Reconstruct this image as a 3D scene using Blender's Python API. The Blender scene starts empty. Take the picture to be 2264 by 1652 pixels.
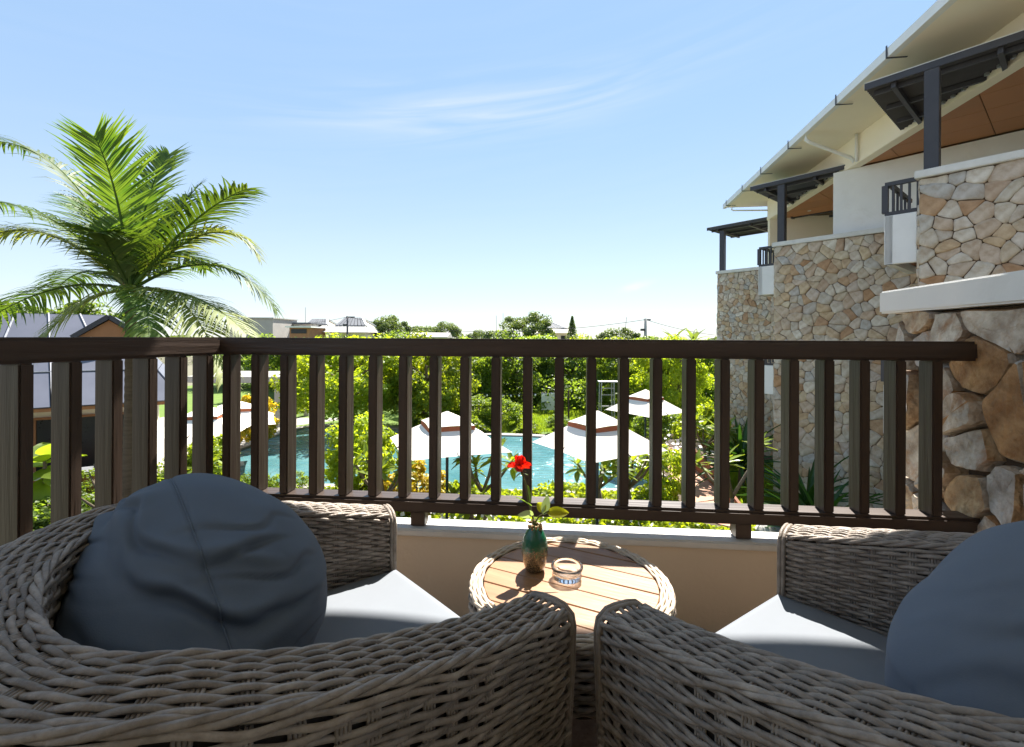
import bpy, bmesh, math, random
import numpy as np
from mathutils import Vector, Matrix, noise

random.seed(7); np.random.seed(7)
SC = bpy.context.scene
COL = SC.collection
R = math.radians

# ------------------------------------------------------------------ camera
CAMZ = 1.12
F = 1040.0 / 2264.0
cam_data = bpy.data.cameras.new('camera'); cam = bpy.data.objects.new('camera', cam_data); COL.objects.link(cam)
cam.location = (0, 0, CAMZ); cam.rotation_euler = (R(90), R(-0.3), 0)
cam_data.sensor_width = 36; cam_data.lens = 36 * F; cam_data.shift_y = -81 / 2264
cam_data.clip_start = 0.02; cam_data.clip_end = 3000
SC.camera = cam

# ------------------------------------------------------------------ sky, sun, exposure
SUN = Vector((0.26, 0.72, 1.0)).normalized()
sun_el = math.asin(SUN.z); sun_az = math.atan2(SUN.x, SUN.y)
world = bpy.data.worlds.new('World'); SC.world = world; world.use_nodes = True
wn, wl = world.node_tree.nodes, world.node_tree.links
wn.clear()
def W(t, **k):
    n = wn.new(t)
    for a, b in k.items(): setattr(n, a, b)
    return n
wo = W('ShaderNodeOutputWorld'); bg = W('ShaderNodeBackground'); bg.inputs['Strength'].default_value = 0.08
sky = W('ShaderNodeTexSky'); sky.sky_type = 'NISHITA'; sky.sun_disc = False
sky.sun_elevation = sun_el; sky.sun_rotation = sun_az
sky.air_density = 1.0; sky.dust_density = 0.0; sky.ozone_density = 1.6; sky.altitude = 0
def wmath(op, a, b=None, c=None):
    n = W('ShaderNodeMath', operation=op)
    for i, v in enumerate((a, b, c)):
        if v is None: continue
        if isinstance(v, (int, float)): n.inputs[i].default_value = v
        else: wl.new(v, n.inputs[i])
    return n.outputs[0]
tc = W('ShaderNodeTexCoord'); sp = W('ShaderNodeSeparateXYZ'); wl.new(tc.outputs['Generated'], sp.inputs[0])
az = wmath('ARCTAN2', sp.outputs[0], sp.outputs[1]); el = wmath('ARCSINE', sp.outputs[2])
# thin cirrus: stretched noise in azimuth and elevation, slightly tilted
tilt = wmath('MULTIPLY_ADD', az, -0.13, el)
cv = W('ShaderNodeCombineXYZ'); wl.new(wmath('MULTIPLY', az, 2.6), cv.inputs[0]); wl.new(wmath('MULTIPLY', tilt, 34.0), cv.inputs[1]); cv.inputs[2].default_value = 7.7
nz = W('ShaderNodeTexNoise'); nz.inputs['Scale'].default_value = 1.0; nz.inputs['Detail'].default_value = 6; nz.inputs['Roughness'].default_value = 0.5; nz.inputs['Distortion'].default_value = 0.6
wl.new(cv.outputs[0], nz.inputs['Vector'])
def gauss(v, mu, sig):
    d = wmath('DIVIDE', wmath('SUBTRACT', v, mu), sig)
    return wmath('EXPONENT', wmath('MULTIPLY', wmath('MULTIPLY', d, d), -1.0))
band = wmath('MULTIPLY', gauss(tilt, R(26.2), R(2.7)), gauss(az, R(-3), R(20)))
band = wmath('ADD', band, 0.06)
mr = W('ShaderNodeMapRange'); mr.inputs['From Min'].default_value = 0.40; mr.inputs['From Max'].default_value = 0.78
wl.new(nz.outputs['Fac'], mr.inputs['Value'])
cir = wmath('MULTIPLY', wmath('MULTIPLY', mr.outputs[0], band), 0.6)
# one small fair-weather cloud low over the trees
nz2 = W('ShaderNodeTexNoise'); nz2.inputs['Scale'].default_value = 60; nz2.inputs['Detail'].default_value = 4; wl.new(tc.outputs['Generated'], nz2.inputs['Vector'])
cum = wmath('MULTIPLY', wmath('MULTIPLY', gauss(az, R(14.6), R(1.5)), gauss(wmath('MULTIPLY_ADD', az, -0.25, el), R(2.3), R(0.42))), wmath('MULTIPLY', nz2.outputs['Fac'], 2.6))
fac = wmath('MINIMUM', wmath('ADD', cir, cum), 1.0)
# an even pale veil over the clear sky, whiter towards the horizon all round
veil = W('ShaderNodeMix', data_type='RGBA'); wl.new(gauss(el, 0.0, R(15)), veil.inputs['Factor']); veil.inputs['A'].default_value = (1.24, 1.88, 2.75, 1); veil.inputs['B'].default_value = (2.1, 2.42, 2.8, 1)
sv = W('ShaderNodeMix', data_type='RGBA'); sv.inputs['Factor'].default_value = 0.82; wl.new(sky.outputs[0], sv.inputs['A']); wl.new(veil.outputs['Result'], sv.inputs['B'])
mx = W('ShaderNodeMix', data_type='RGBA'); wl.new(fac, mx.inputs['Factor']); wl.new(sv.outputs['Result'], mx.inputs['A']); mx.inputs['B'].default_value = (3.0, 3.15, 3.3, 1)
wl.new(mx.outputs['Result'], bg.inputs['Color']); wl.new(bg.outputs[0], wo.inputs[0])

sd = bpy.data.lights.new('sun', 'SUN'); sd.energy = 4.0; sd.angle = R(0.53); sd.color = (1.0, 0.95, 0.87)
so = bpy.data.objects.new('sun', sd); COL.objects.link(so); so.rotation_euler = (-SUN).to_track_quat('-Z', 'Y').to_euler(); so.location = (10, 14, 20)

SC.view_settings.view_transform = 'Standard'; SC.view_settings.look = 'None'
SC.view_settings.gamma = 1.0; SC.view_settings.use_curve_mapping = False
SC.view_settings.exposure = 2.0
SC.render.engine = 'CYCLES'
SC.cycles.max_bounces = 8; SC.cycles.transparent_max_bounces = 8

# ------------------------------------------------------------------ materials
MATS = {}
def newmat(name):
    m = bpy.data.materials.new(name); m.use_nodes = True
    nt = m.node_tree; nt.nodes.clear()
    out = nt.nodes.new('ShaderNodeOutputMaterial'); p = nt.nodes.new('ShaderNodeBsdfPrincipled')
    nt.links.new(p.outputs[0], out.inputs[0])
    MATS[name] = m
    return m, nt, p, out
def nd(nt, t, **k):
    n = nt.nodes.new(t)
    for a, b in k.items(): setattr(n, a, b)
    return n
def mat(name, c1, c2=None, scale=6.0, rough=0.6, bump=0.0, bscale=None, stretch=(1, 1, 1), detail=5, spec=0.4, metal=0.0, island=None, irand=0.0, contrast=0.25, coat=0.0, rvar=0.1, patch=None):
    """two-tone noise paint; island = list of colours picked per loose piece, irand = brightness change per piece"""
    m, nt, p, out = newmat(name)
    L = nt.links.new
    tcn = nd(nt, 'ShaderNodeTexCoord'); mp = nd(nt, 'ShaderNodeMapping'); mp.inputs['Scale'].default_value = stretch
    L(tcn.outputs['Object'], mp.inputs[0])
    n1 = nd(nt, 'ShaderNodeTexNoise'); n1.inputs['Scale'].default_value = scale; n1.inputs['Detail'].default_value = detail; n1.inputs['Roughness'].default_value = 0.6
    L(mp.outputs[0], n1.inputs['Vector'])
    c2 = c2 or tuple(x * 0.72 for x in c1)
    ramp = nd(nt, 'ShaderNodeValToRGB'); ramp.color_ramp.elements[0].position = 0.5 - contrast; ramp.color_ramp.elements[1].position = 0.5 + contrast
    ramp.color_ramp.elements[0].color = (*c2, 1); ramp.color_ramp.elements[1].color = (*c1, 1)
    L(n1.outputs['Fac'], ramp.inputs[0])
    col = ramp.outputs[0]
    geo = nd(nt, 'ShaderNodeNewGeometry')
    if island:
        r2 = nd(nt, 'ShaderNodeValToRGB'); r2.color_ramp.interpolation = 'CONSTANT' if name == 'stone_near' else 'LINEAR'
        e = r2.color_ramp.elements
        while len(e) < len(island): e.new(0.5)
        for i, c in enumerate(island):
            e[i].position = i / (len(island) - 1); e[i].color = (*c, 1)
        oi = nd(nt, 'ShaderNodeObjectInfo'); ad = nd(nt, 'ShaderNodeMath', operation='ADD'); fr = nd(nt, 'ShaderNodeMath', operation='FRACT')
        L(geo.outputs['Random Per Island'], ad.inputs[0]); L(oi.outputs['Random'], ad.inputs[1]); L(ad.outputs[0], fr.inputs[0])
        L(fr.outputs[0], r2.inputs[0])
        mm = nd(nt, 'ShaderNodeMix', data_type='RGBA', blend_type='MULTIPLY'); mm.inputs['Factor'].default_value = 1
        L(r2.outputs[0], mm.inputs['A']); L(col, mm.inputs['B']); col = mm.outputs['Result']
    if patch:
        pc, ps, lo, hi, amt = patch
        n4 = nd(nt, 'ShaderNodeTexNoise'); n4.inputs['Scale'].default_value = ps; n4.inputs['Detail'].default_value = 7; n4.inputs['Roughness'].default_value = 0.65; n4.inputs['Distortion'].default_value = 0.6
        geo2 = nd(nt, 'ShaderNodeObjectInfo'); av = nd(nt, 'ShaderNodeVectorMath', operation='MULTIPLY_ADD'); av.inputs[1].default_value = (1, 1, 1)
        L(mp.outputs[0], av.inputs[0]); cx = nd(nt, 'ShaderNodeCombineXYZ'); sc9 = nd(nt, 'ShaderNodeMath', operation='MULTIPLY'); sc9.inputs[1].default_value = 40; L(geo2.outputs['Random'], sc9.inputs[0]); L(sc9.outputs[0], cx.inputs[0]); L(cx.outputs[0], av.inputs[2]); L(av.outputs[0], n4.inputs['Vector'])
        mr4 = nd(nt, 'ShaderNodeMapRange'); mr4.inputs['From Min'].default_value = lo; mr4.inputs['From Max'].default_value = hi; mr4.inputs['To Max'].default_value = amt; L(n4.outputs['Fac'], mr4.inputs['Value'])
        m4 = nd(nt, 'ShaderNodeMix', data_type='RGBA'); L(mr4.outputs[0], m4.inputs['Factor']); L(col, m4.inputs['A']); m4.inputs['B'].default_value = (*pc, 1); col = m4.outputs['Result']
    if irand:
        oi = nd(nt, 'ShaderNodeObjectInfo'); ad = nd(nt, 'ShaderNodeMath', operation='ADD'); fr = nd(nt, 'ShaderNodeMath', operation='FRACT')
        L(geo.outputs['Random Per Island'], ad.inputs[0]); L(oi.outputs['Random'], ad.inputs[1]); L(ad.outputs[0], fr.inputs[0])
        hs = nd(nt, 'ShaderNodeHueSaturation'); mrn = nd(nt, 'ShaderNodeMapRange'); mrn.inputs['To Min'].default_value = 1 - irand; mrn.inputs['To Max'].default_value = 1 + irand
        L(fr.outputs[0], mrn.inputs['Value']); L(mrn.outputs[0], hs.inputs['Value']); L(col, hs.inputs['Color']); col = hs.outputs[0]
    L(col, p.inputs['Base Color'])
    p.inputs['Roughness'].default_value = rough; p.inputs['Metallic'].default_value = metal
    p.inputs['Specular IOR Level'].default_value = spec
    if coat: p.inputs['Coat Weight'].default_value = coat; p.inputs['Coat Roughness'].default_value = 0.1
    if rvar:
        rr = nd(nt, 'ShaderNodeMapRange'); rr.inputs['To Min'].default_value = max(0.02, rough - rvar); rr.inputs['To Max'].default_value = min(1, rough + rvar)
        L(n1.outputs['Fac'], rr.inputs['Value']); L(rr.outputs[0], p.inputs['Roughness'])
    if bump:
        n2 = nd(nt, 'ShaderNodeTexNoise'); n2.inputs['Scale'].default_value = bscale or scale * 4; n2.inputs['Detail'].default_value = 6
        L(mp.outputs[0], n2.inputs['Vector'])
        b = nd(nt, 'ShaderNodeBump'); b.inputs['Strength'].default_value = bump; b.inputs['Distance'].default_value = 0.02
        L(n2.outputs['Fac'], b.inputs['Height']); L(b.outputs[0], p.inputs['Normal'])
    return m
def leafmat(name, c1, c2, trans=0.6, rough=0.45, scale=0.9, irand=0.25):
    m, nt, p, out = newmat(name)
    L = nt.links.new
    geo = nd(nt, 'ShaderNodeNewGeometry'); tcn = nd(nt, 'ShaderNodeTexCoord')
    n1 = nd(nt, 'ShaderNodeTexNoise'); n1.inputs['Scale'].default_value = scale; n1.inputs['Detail'].default_value = 3
    L(tcn.outputs['Object'], n1.inputs['Vector'])
    oi = nd(nt, 'ShaderNodeObjectInfo')
    a1 = nd(nt, 'ShaderNodeMath', operation='MULTIPLY_ADD'); L(geo.outputs['Random Per Island'], a1.inputs[0]); a1.inputs[1].default_value = 0.5
    s1 = nd(nt, 'ShaderNodeMapRange'); s1.inputs['From Min'].default_value = 0.3; s1.inputs['From Max'].default_value = 0.7; s1.inputs['To Max'].default_value = 0.5
    L(n1.outputs['Fac'], s1.inputs['Value']); L(s1.outputs[0], a1.inputs[2])
    mm = nd(nt, 'ShaderNodeMix', data_type='RGBA'); L(a1.outputs[0], mm.inputs['Factor']); mm.inputs['A'].default_value = (*c2, 1); mm.inputs['B'].default_value = (*c1, 1)
    hs = nd(nt, 'ShaderNodeHueSaturation'); L(mm.outputs['Result'], hs.inputs['Color'])
    mr1 = nd(nt, 'ShaderNodeMapRange'); mr1.inputs['To Min'].default_value = 1 - irand; mr1.inputs['To Max'].default_value = 1 + irand; L(oi.outputs['Random'], mr1.inputs['Value']); L(mr1.outputs[0], hs.inputs['Value'])
    L(hs.outputs[0], p.inputs['Base Color']); p.inputs['Roughness'].default_value = rough; p.inputs['Specular IOR Level'].default_value = 0.35
    tr = nd(nt, 'ShaderNodeBsdfTranslucent'); br = nd(nt, 'ShaderNodeMix', data_type='RGBA', blend_type='MULTIPLY'); br.inputs['Factor'].default_value = 1
    L(hs.outputs[0], br.inputs['A']); br.inputs['B'].default_value = (2.1, 1.9, 0.6, 1); L(br.outputs['Result'], tr.inputs['Color'])
    ms = nd(nt, 'ShaderNodeMixShader'); ms.inputs[0].default_value = trans; L(p.outputs[0], ms.inputs[1]); L(tr.outputs[0], ms.inputs[2]); L(ms.outputs[0], out.inputs[0])
    return m

mat('dark_wood', (0.085, 0.055, 0.04), (0.045, 0.028, 0.02), 5, 0.42, 0.12, 14, stretch=(1, 1, 1), rvar=0.12)
mat('dark_wood_x', (0.075, 0.05, 0.038), (0.04, 0.026, 0.019), 9, 0.42, 0.16, 22, stretch=(0.12, 2, 2), rvar=0.14, patch=((0.15, 0.11, 0.085), 7, 0.58, 0.80, 0.4))
mat('dark_wood_z', (0.058, 0.038, 0.027), (0.036, 0.023, 0.016), 9, 0.42, 0.22, 22, stretch=(2, 2, 0.12), irand=0.2, rvar=0.14, patch=((0.11, 0.08, 0.06), 9, 0.60, 0.85, 0.3))
mat('charcoal_metal', (0.058, 0.056, 0.064), None, 4, 0.45, 0.04, spec=0.4)
mat('wicker', (0.36, 0.305, 0.255), (0.16, 0.125, 0.097), 34, 0.48, 0.2, 140, irand=0.22, spec=0.35, patch=((0.13, 0.095, 0.07), 60, 0.56, 0.74, 0.6))
mat('wicker_pale', (0.62, 0.53, 0.42), (0.42, 0.34, 0.26), 26, 0.55, 0.15, 90, irand=0.1, spec=0.3)
mat('wicker_core', (0.045, 0.034, 0.026), None, 8, 0.8)
mat('table_wood', (0.34, 0.18, 0.082), (0.235, 0.115, 0.05), 7, 0.42, 0.07, 30, stretch=(0.35, 3, 3), irand=0.12)
mat('beige_plaster', (0.72, 0.60, 0.46), (0.66, 0.545, 0.41), 2.5, 0.85, 0.10, 60)
mat('white_plaster', (0.80, 0.79, 0.77), (0.73, 0.72, 0.70), 2.2, 0.7, 0.06, 50, patch=((0.56, 0.53, 0.47), 1.6, 0.56, 0.85, 0.55))
mat('cream_plaster', (0.88, 0.79, 0.64), (0.84, 0.75, 0.60), 1.1, 0.8, 0.05, 40)
mat('coping_white', (0.72, 0.71, 0.68), (0.58, 0.56, 0.52), 3.5, 0.6, 0.12, 40, patch=((0.36, 0.34, 0.29), 3.0, 0.56, 0.78, 0.5))
mat('mortar', (0.135, 0.09, 0.055), (0.075, 0.05, 0.03), 9, 0.95, 0.5, 40)
mat('fabric', (0.20, 0.217, 0.24), (0.185, 0.20, 0.222), 9, 0.85, 0.06, 420, spec=0.15)
mat('fabric_shaded', (0.118, 0.142, 0.178), (0.10, 0.122, 0.155), 7, 0.8, 0.06, 420, spec=0.2)  # left pillow's copy of the fabric, its shade mixed into the colour
mat('fabric_skylit', (0.15, 0.178, 0.22), (0.135, 0.16, 0.20), 7, 0.8, 0.06, 420, spec=0.2)  # same fabric for the right pillow, lighter to paint in more sky light
mat('soffit_board', (0.46, 0.20, 0.085), (0.39, 0.165, 0.065), 2.2, 0.55, 0.06, 30, irand=0.06)
mat('roof_metal', (0.135, 0.14, 0.175), (0.11, 0.115, 0.145), 0.8, 0.45, 0.04, irand=0.06)
mat('seam_white', (0.45, 0.45, 0.48), None, 4, 0.5)
mat('timber_orange', (0.42, 0.19, 0.08), (0.32, 0.14, 0.06), 3, 0.6)
mat('canvas_white', (0.80, 0.74, 0.66), (0.74, 0.68, 0.60), 1.5, 0.85, 0.05, 60, spec=0.1)
mat('canvas_terracotta', (0.36, 0.12, 0.06), (0.30, 0.10, 0.05), 3, 0.85, spec=0.1)
mat('terracotta_paving', (0.46, 0.26, 0.17), (0.38, 0.21, 0.135), 2.0, 0.8, 0.2, 25)
mat('rust_steel', (0.28, 0.10, 0.035), (0.12, 0.04, 0.018), 5, 0.8, 0.2, 30)
mat('grey_paving', (0.36, 0.33, 0.30), (0.27, 0.25, 0.23), 0.9, 0.85, 0.2, 8)
mat('dark_tile', (0.035, 0.05, 0.055), (0.02, 0.03, 0.035), 3, 0.3)
mat('bark', (0.21, 0.165, 0.115), (0.11, 0.08, 0.055), 7, 0.9, 0.6, 20, stretch=(1, 1, 2.5))
mat('palm_bark', (0.13, 0.10, 0.065), (0.065, 0.048, 0.03), 4, 0.9, 0.6, 14, stretch=(1, 1, 6))
mat('fibre', (0.16, 0.11, 0.06), (0.06, 0.04, 0.022), 12, 0.95)
mat('soil', (0.09, 0.062, 0.04), (0.05, 0.035, 0.022), 2, 0.95, 0.5, 10)
mat('lawn_green', (0.13, 0.20, 0.028), (0.085, 0.145, 0.018), 1.3, 0.9, 0.7, 30)
mat('field_green', (0.19, 0.175, 0.12), (0.13, 0.125, 0.08), 0.05, 0.95)
mat('pool_floor', (0.05, 0.30, 0.30), (0.035, 0.22, 0.23), 0.4, 0.6)
mat('concrete', (0.45, 0.43, 0.39), (0.36, 0.34, 0.31), 0.6, 0.9, 0.08)
mat('grey_tile', (0.17, 0.175, 0.19), (0.10, 0.105, 0.115), 2.0, 0.8, irand=0.15)
mat('dark_opening', (0.02, 0.022, 0.026), None, 3, 0.3)
mat('galvanised', (0.5, 0.51, 0.53), None, 5, 0.4, metal=0.7)
mat('white_paint', (0.78, 0.78, 0.76), (0.70, 0.70, 0.68), 3, 0.5)
mat('brick_orange', (0.42, 0.20, 0.11), None, 2, 0.9)
mat('black_rubber', (0.03, 0.03, 0.03), None, 4, 0.7)
mat('stem_green', (0.09, 0.13, 0.03), (0.10, 0.06, 0.03), 30, 0.6)
mat('gold_crust', (0.42, 0.28, 0.13), (0.20, 0.12, 0.05), 160, 0.4, 0.6, 200, metal=0.3)
mat('white_petal', (0.8, 0.77, 0.74), (0.7, 0.62, 0.6), 9, 0.6)
mat('blue_cloth', (0.12, 0.18, 0.28), (0.35, 0.42, 0.5), 14, 0.8, contrast=0.05)
mat('lens_white', (0.85, 0.85, 0.83), None, 3, 0.3)
mat('floor_tile', (0.38, 0.29, 0.215), (0.30, 0.22, 0.16), 5, 0.55, 0.1)
mat('boulder', (0.55, 0.53, 0.50), (0.36, 0.34, 0.32), 4, 0.9, 0.4, 16)
mat('stone', (1.0, 0.98, 0.94), (0.68, 0.60, 0.50), 6.5, 0.85, 0.6, 16, contrast=0.18,
    island=[(0.56, 0.49, 0.40), (0.58, 0.44, 0.29), (0.66, 0.62, 0.56), (0.54, 0.43, 0.34), (0.56, 0.54, 0.50), (0.46, 0.28, 0.16), (0.64, 0.55, 0.41), (0.50, 0.50, 0.50), (0.60, 0.50, 0.42), (0.72, 0.69, 0.64), (0.56, 0.49, 0.40)], patch=((0.30, 0.16, 0.08), 3.2, 0.56, 0.76, 0.6))
mat('stone_near', (1.0, 0.98, 0.94), (0.42, 0.34, 0.27), 11.0, 0.8, 1.0, 38, contrast=0.17, detail=9, patch=((0.34, 0.15, 0.05), 6.5, 0.54, 0.68, 0.65),
    island=[(0.66, 0.63, 0.57), (0.62, 0.46, 0.28), (0.72, 0.69, 0.64), (0.58, 0.36, 0.18), (0.64, 0.64, 0.63), (0.64, 0.52, 0.38), (0.74, 0.70, 0.62), (0.70, 0.62, 0.52), (0.70, 0.67, 0.61)])

leafmat('leaf_lime', (0.28, 0.33, 0.03), (0.15, 0.23, 0.026))
leafmat('leaf_mid', (0.21, 0.28, 0.04), (0.10, 0.17, 0.028))
leafmat('leaf_dark', (0.15, 0.22, 0.045), (0.075, 0.13, 0.028))
leafmat('leaf_deep', (0.035, 0.10, 0.018), (0.014, 0.045, 0.010), 0.25)
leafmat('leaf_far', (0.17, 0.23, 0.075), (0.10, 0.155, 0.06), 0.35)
leafmat('leaf_palm', (0.115, 0.17, 0.028), (0.035, 0.09, 0.014), 0.40, 0.55, 1.4, 0.3)
leafmat('leaf_palm_yellow', (0.27, 0.30, 0.09), (0.13, 0.18, 0.04), 0.35, 0.55, 1.4, 0.2)
leafmat('leaf_frangipani', (0.24, 0.29, 0.04), (0.11, 0.18, 0.022), 0.4, 0.3, 1.5, 0.3)
leafmat('leaf_yellow', (0.50, 0.36, 0.02), (0.22, 0.22, 0.02), 0.35)
leafmat('rose_red', (0.70, 0.022, 0.012), (0.48, 0.012, 0.010), 0.45, 0.45, 60)
leafmat('leaf_rose', (0.12, 0.20, 0.035), (0.08, 0.15, 0.03), 0.35, 0.35, 9)
leafmat('leaf_rose_pale', (0.34, 0.47, 0.34), (0.25, 0.38, 0.27), 0.25, 0.4, 9)
leafmat('leaf_rose_lime', (0.33, 0.36, 0.03), (0.24, 0.28, 0.025), 0.5, 0.35, 9)

# clear glass, water, green vase glass, floor grid
m, nt, p, out = newmat('clear_glass'); p.inputs['Transmission Weight'].default_value = 1; p.inputs['Roughness'].default_value = 0.02; p.inputs['IOR'].default_value = 1.48; p.inputs['Base Color'].default_value = (0.96, 0.98, 0.98, 1)
m, nt, p, out = newmat('pool_water_surface'); L = nt.links.new
p.inputs['Base Color'].default_value = (0.03, 0.26, 0.27, 1); p.inputs['Roughness'].default_value = 0.06; p.inputs['IOR'].default_value = 1.33
tcn = nd(nt, 'ShaderNodeTexCoord'); mp = nd(nt, 'ShaderNodeMapping'); mp.inputs['Scale'].default_value = (0.55, 1.6, 1); L(tcn.outputs['Object'], mp.inputs[0])
n1 = nd(nt, 'ShaderNodeTexNoise'); n1.inputs['Scale'].default_value = 2.2; n1.inputs['Detail'].default_value = 4; L(mp.outputs[0], n1.inputs['Vector'])
b = nd(nt, 'ShaderNodeBump'); b.inputs['Strength'].default_value = 0.7; b.inputs['Distance'].default_value = 0.22; L(n1.outputs['Fac'], b.inputs['Height']); L(b.outputs[0], p.inputs['Normal'])
n3 = nd(nt, 'ShaderNodeTexNoise'); n3.inputs['Scale'].default_value = 0.5; n3.inputs['Detail'].default_value = 2; L(tcn.outputs['Object'], n3.inputs['Vector'])
rp = nd(nt, 'ShaderNodeValToRGB'); rp.color_ramp.elements[0].position = 0.35; rp.color_ramp.elements[1].position = 0.7
rp.color_ramp.elements[0].color = (0.05, 0.15, 0.165, 1); rp.color_ramp.elements[1].color = (0.12, 0.25, 0.27, 1); L(n3.outputs['Fac'], rp.inputs[0]); L(rp.outputs[0], p.inputs['Base Color'])
m, nt, p, out = newmat('vase_glass'); L = nt.links.new
tcn = nd(nt, 'ShaderNodeTexCoord'); sx = nd(nt, 'ShaderNodeSeparateXYZ'); L(tcn.outputs['Object'], sx.inputs[0])
n1 = nd(nt, 'ShaderNodeTexNoise'); n1.inputs['Scale'].default_value = 210; n1.inputs['Detail'].default_value = 2; L(tcn.outputs['Object'], n1.inputs['Vector'])
ms = nd(nt, 'ShaderNodeMath', operation='MULTIPLY_ADD'); L(n1.outputs['Fac'], ms.inputs[0]); ms.inputs[1].default_value = 0.075; L(sx.outputs[2], ms.inputs[2])
mrn = nd(nt, 'ShaderNodeMapRange'); mrn.inputs['From Min'].default_value = 0.088; mrn.inputs['From Max'].default_value = 0.104; L(ms.outputs[0], mrn.inputs['Value'])
n2 = nd(nt, 'ShaderNodeTexVoronoi'); n2.inputs['Scale'].default_value = 330; L(tcn.outputs['Object'], n2.inputs['Vector'])
rp = nd(nt, 'ShaderNodeValToRGB'); rp.color_ramp.elements[0].color = (0.40, 0.30, 0.16, 1); rp.color_ramp.elements[1].color = (0.05, 0.045, 0.03, 1); rp.color_ramp.elements[1].position = 0.6; L(n2.outputs['Distance'], rp.inputs[0])
mm = nd(nt, 'ShaderNodeMix', data_type='RGBA'); L(mrn.outputs[0], mm.inputs['Factor']); L(rp.outputs[0], mm.inputs['A']); mm.inputs['B'].default_value = (0.006, 0.095, 0.045, 1)
L(mm.outputs['Result'], p.inputs['Base Color']); p.inputs['Roughness'].default_value = 0.12; p.inputs['Coat Weight'].default_value = 0.6
b = nd(nt, 'ShaderNodeBump'); b.inputs['Strength'].default_value = 0.4; b.inputs['Distance'].default_value = 0.002; L(n2.outputs['Distance'], b.inputs['Height']); L(b.outputs[0], p.inputs['Normal'])

# ------------------------------------------------------------------ mesh helpers
def wloc(o):
    v = Vector((0, 0, 0))
    while o is not None:
        v += Vector(o.location); o = o.parent
    return v
def make_mesh(name, verts, faces, mname, smooth=False):
    me = bpy.data.meshes.new(name)
    verts = np.asarray(verts, dtype=np.float32)
    if isinstance(faces, np.ndarray):
        k = faces.shape[1]; nf = len(faces)
        me.vertices.add(len(verts)); me.vertices.foreach_set('co', verts.ravel())
        me.loops.add(nf * k); me.loops.foreach_set('vertex_index', faces.astype(np.int32).ravel())
        me.polygons.add(nf); me.polygons.foreach_set('loop_start', np.arange(0, nf * k, k, dtype=np.int32))
        me.update(calc_edges=True)
    else:
        me.from_pydata([tuple(map(float, v)) for v in verts], [], faces); me.update()
    if smooth: me.polygons.foreach_set('use_smooth', np.ones(len(me.polygons), dtype=bool))
    if mname: me.materials.append(MATS[mname])
    return me
def link(name, me, parent=None, loc=(0, 0, 0), rot=(0, 0, 0), scale=(1, 1, 1)):
    o = bpy.data.objects.new(name, me); COL.objects.link(o)
    o.parent = parent; o.location = loc; o.rotation_euler = rot; o.scale = scale
    return o
def tag(o, label=None, cat=None, group=None, kind=None):
    if label: o['label'] = label
    if cat: o['category'] = cat
    if group: o['group'] = group
    if kind: o['kind'] = kind
    return o
def thing(name, label, cat, loc=(0, 0, 0), rotz=0, group=None):
    o = bpy.data.objects.new(name, None); COL.objects.link(o); o.empty_display_size = 0.1
    o.location = loc; o.rotation_euler = (0, 0, rotz)
    return tag(o, label, cat, group)
def copy_tree(o, parent=None):
    c = o.copy(); COL.objects.link(c)
    if parent is not None: c.parent = parent
    for ch in list(o.children): copy_tree(ch, c)
    return c
def tube(pts, rad, sides=8, closed=False, caps=True, normals=None, flat=1.0):
    P = np.asarray(pts, dtype=float); n = len(P)
    if closed: T = np.roll(P, -1, 0) - np.roll(P, 1, 0)
    else: T = np.gradient(P, axis=0)
    T /= np.linalg.norm(T, axis=1)[:, None] + 1e-12
    if normals is None:
        ref = np.array([0, 0, 1.0]) if abs(T[:, 2]).mean() < 0.8 else np.array([1.0, 0, 0])
        N = np.tile(ref, (n, 1))
    else: N = np.asarray(normals, dtype=float)
    B = np.cross(T, N); B /= np.linalg.norm(B, axis=1)[:, None] + 1e-12
    N = np.cross(B, T)
    r = np.broadcast_to(np.asarray(rad, dtype=float), (n,))
    a = np.linspace(0, 2 * math.pi, sides, endpoint=False)
    V = P[:, None, :] + r[:, None, None] * (np.cos(a)[None, :, None] * B[:, None, :] + flat * np.sin(a)[None, :, None] * N[:, None, :])
    V = V.reshape(-1, 3); Fc = []
    m = n if closed else n - 1
    for i in range(m):
        j = (i + 1) % n
        for k in range(sides):
            l = (k + 1) % sides
            Fc.append((i * sides + k, j * sides + k, j * sides + l, i * sides + l))
    if caps and not closed:
        Fc.append(tuple(range(sides))); Fc.append(tuple((n - 1) * sides + k for k in reversed(range(sides))))
    return V, Fc
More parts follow.
